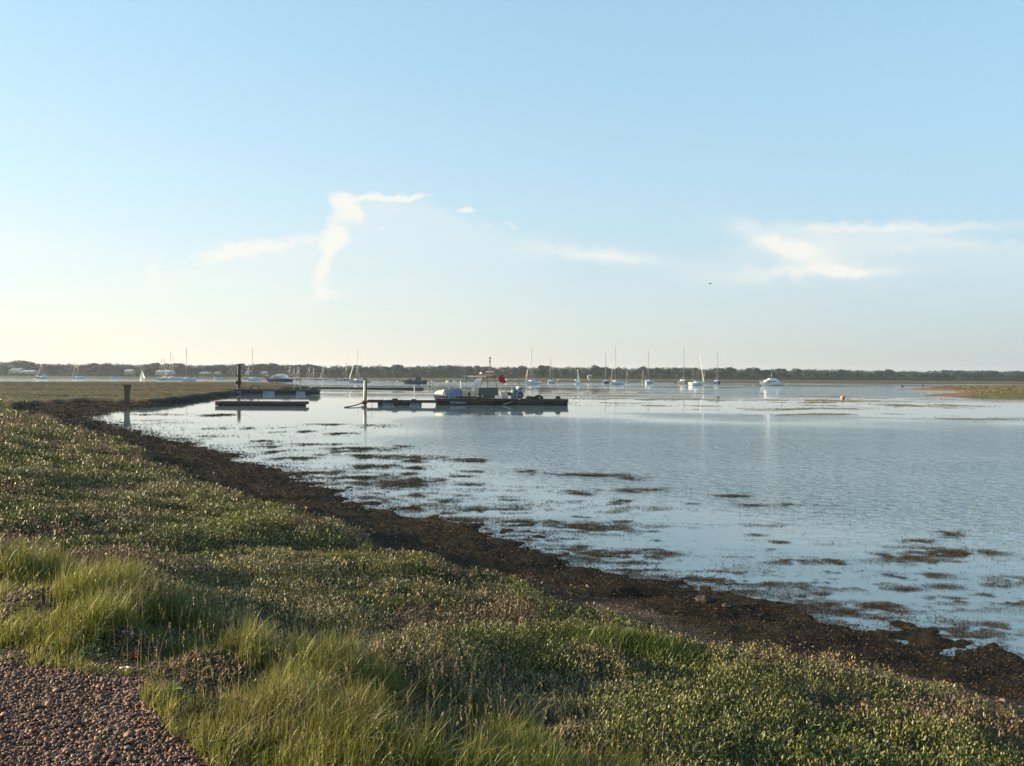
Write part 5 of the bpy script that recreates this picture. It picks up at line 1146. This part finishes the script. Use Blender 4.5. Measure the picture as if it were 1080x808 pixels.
n = 1500
x, y, r = scatter(n * 6, 2.2, 11, lambda r: np.maximum(1, r / 4.5)); z, ds, dv, d2, v2, d3, dp = land(x, y); k_ = grass_mask(x, y, dp, -.25) & (dp < 0) & (rng.random(len(x)) < .5)
x, y, z = x[k_][:n], y[k_][:n], z[k_][:n]; n = len(x); h = rng.uniform(.14, .34, n); c = np.array([.26, .21, .12]) * rng.uniform(.6, 1.3, (n, 1))
v1, f1, c1 = blades(n, x, y, z, h, c, .35, rng.uniform(.0012, .002, n)); tip = v1.reshape(n, 7, 3)[:, 6]; V_, F_, C_ = [v1], [f1], [c1]; off = len(v1)
for j in range(6):
    d, u = orient(n, 35, 85); v, f, q = leaves(tip - np.array([[0, 0, 1.]]) * (j * .009), d, u, rng.uniform(.010, .018, n), rng.uniform(.003, .005, n), c * 1.05); V_.append(v); F_.append(f + off); C_.append(q); off += len(v)
kind(np_mesh('seeding_grass', np.concatenate(V_), np.concatenate(F_), blade_m, np.concatenate(C_)), 'stuff')['label'] = 'thin straw coloured seed heads standing over the grass'

# ------------------------------------------------------------------ small things close by
def ground_z(x, y): return float(land(np.array([x]), np.array([y]))[0][0])
def spot(px, py, z=1.12):
    for _ in range(5): p = at(px, py, z); z = ground_z(p.x, p.y)
    return at(px, py, z)
leaf_g = leafy('dock_leaf', .45, .4, .4)
def leaf_blade(base, dirv, ln, wd, colr, segs=6, droop=.35):
    """one broad leaf: a ribbon that widens, narrows and droops, folded along the midrib"""
    dirv = Vector(dirv).normalized(); side = dirv.cross(Vector((0, 0, 1))).normalized(); v = []; f = []; p = Vector(base)
    for i in range(segs + 1):
        t = i / segs; w = wd * math.sin(math.pi * min(.97, .10 + t * .87)) ** .8 * (1 + .12 * math.sin(i * 2.3)); z = -droop * ln * t * t
        c = p + dirv * ln * t + Vector((0, 0, z)); v += [c - side * w / 2 + Vector((0, 0, w * .18)), c, c + side * w / 2 + Vector((0, 0, w * .18))]
    for i in range(segs):
        for j in range(2): f.append((i * 3 + j, i * 3 + j + 1, i * 3 + j + 4, i * 3 + j + 3))
    return v, f, [colr] * len(v)
def plant(name, label, px, py, stems, rosette, colr):
    p = spot(px, py); r = thing(name, label, 'plant', p); g = random.Random(px)
    V_, F_, C_ = [], [], []; tk = MB()
    def addl(*a, **kw):
        v, f, c = leaf_blade(*a, **kw); o = len(V_); V_.extend([tuple(q) for q in v]); F_.extend([tuple(i + o for i in q) for q in f]); C_.extend(c)
    for i in range(rosette):
        a = g.uniform(0, 6.28); addl((0, 0, .02), (math.cos(a), math.sin(a), g.uniform(.3, 1.0)), g.uniform(.07, .13), g.uniform(.02, .034), tuple(c * g.uniform(.7, 1.25) for c in colr))
    for i, (dx, dy, hgt) in enumerate(stems):
        q0 = Vector((0, 0, 0)); q1 = Vector((dx * .5, dy * .5, hgt * .55)); q2 = Vector((dx, dy, hgt)); tk.tube(q0, q1, .004, .003, 6).tube(q1, q2, .003, .0015, 6)
        for j in range(9):
            t = .15 + .8 * j / 9; c = q0.lerp(q1, t / .55) if t < .55 else q1.lerp(q2, (t - .55) / .45); a = j * 2.4 + i
            addl(c, (math.cos(a), math.sin(a), .55), (.055 - .035 * t) * g.uniform(.8, 1.3), .022 - .010 * t, tuple(cc * g.uniform(.8, 1.3) for cc in colr), segs=4)
    if stems: tk.build('stem', M['weedy'], r, True)
    me = bpy.data.meshes.new('foliage'); me.from_pydata(V_, [], F_); me.update()
    ca = me.color_attributes.new('Col', 'FLOAT_COLOR', 'POINT'); ca.data.foreach_set('color', np.array([(*c, 1) for c in C_], np.float32).ravel()); me.materials.append(leaf_g)
    o = bpy.data.objects.new('foliage', me); COL.objects.link(o); o.parent = r
    return r
plant('weed_plant', 'leafy green weed with two upright stems where the grass meets the gravel', 94, 700, [(-.09, 0, .20), (.06, .02, .22), (.0, -.02, .13), (.13, 0, .07)], 5, (.085, .13, .03))
plant('weed_plant', 'bright green low rosette on the edge of the gravel, left of the tall grass', 178, 737, [(.05, 0, .05)], 9, (.13, .21, .03))
plant('weed_plant', 'bright broad leaved weed at the foot of the tall grass, bottom', 265, 757, [], 9, (.11, .19, .03))
plant('weed_plant', 'small weed with one reddish orange leaf behind the pale stick', 138, 698, [(.03, 0, .07)], 4, (.20, .09, .02))
p = spot(133, 708.5); o = MB().tube((-.035, 0, 0), (.0, .004, .004), .006, .007, 8).tube((.0, .004, .004), (.036, .0, .0), .007, .005, 8).build('stick', M['cream'], None, True); o.location = p + Vector((0, 0, .02)); tag(o, 'short pale bleached stick on the gravel by the grass edge', 'stick')
def rock(name, label, px, py, s, sq, m, z=.2, cat='stone'):
    p = spot(px, py, z); g = np.random.default_rng(int(px)); b = MB().ball((0, 0, 0), s, sq, 18, 12); b.v = [tuple(np.array(q) * (1 + 1.1 * (float(fbm(np.array([q[0] * 2.2 / s + px]), np.array([q[1] * 2 / s + q[2] * 2 / s]), 5, 3)[0]) - .5))) for q in b.v]
    o = b.build(name, m, None, True); o.location = p + Vector((0, 0, s * sq[2] * .35)); return tag(o, label, cat)
rock('boulder', 'dark seaweed covered boulder in the wrack right of the grass clump', 744, 634, .075, (1.5, .9, .7), M['pier'])
rock('boulder', 'small dark boulder beside the weed covered one', 768, 640, .045, (1.5, 1, .7), M['pier'])
for (px, py, s, lb) in [(718, 671, .02, 'pale stone at the top of the beach right of the grass clump'), (820, 723, .016, 'cream stone in the pebbles below the wrack'), (925, 722, .018, 'pale stone at the right end of the wrack'), (1045, 745, .02, 'light stone close to the right edge of the beach')]:
    rock('pale_stone', lb, px, py, s, (1.4, 1, .7), M['deckw'], .3)

# ------------------------------------------------------------------ air
hz = MB().box((0, 600, 14), (3400, 2700, 36))
hm_ = bpy.data.materials.new('haze_air'); hm_.use_nodes = True; nt = hm_.node_tree; nt.nodes.remove(nt.nodes['Principled BSDF'])
vp = nt.nodes.new('ShaderNodeVolumePrincipled'); vp.inputs['Color'].default_value = (.72, .84, 1.0, 1); vp.inputs['Density'].default_value = .00011; vp.inputs['Anisotropy'].default_value = .2
nt.links.new(vp.outputs[0], nt.nodes['Material Output'].inputs['Volume'])
kind(hz.build('haze', hm_), 'stuff')['label'] = 'thin pale summer air between here and the far shore'
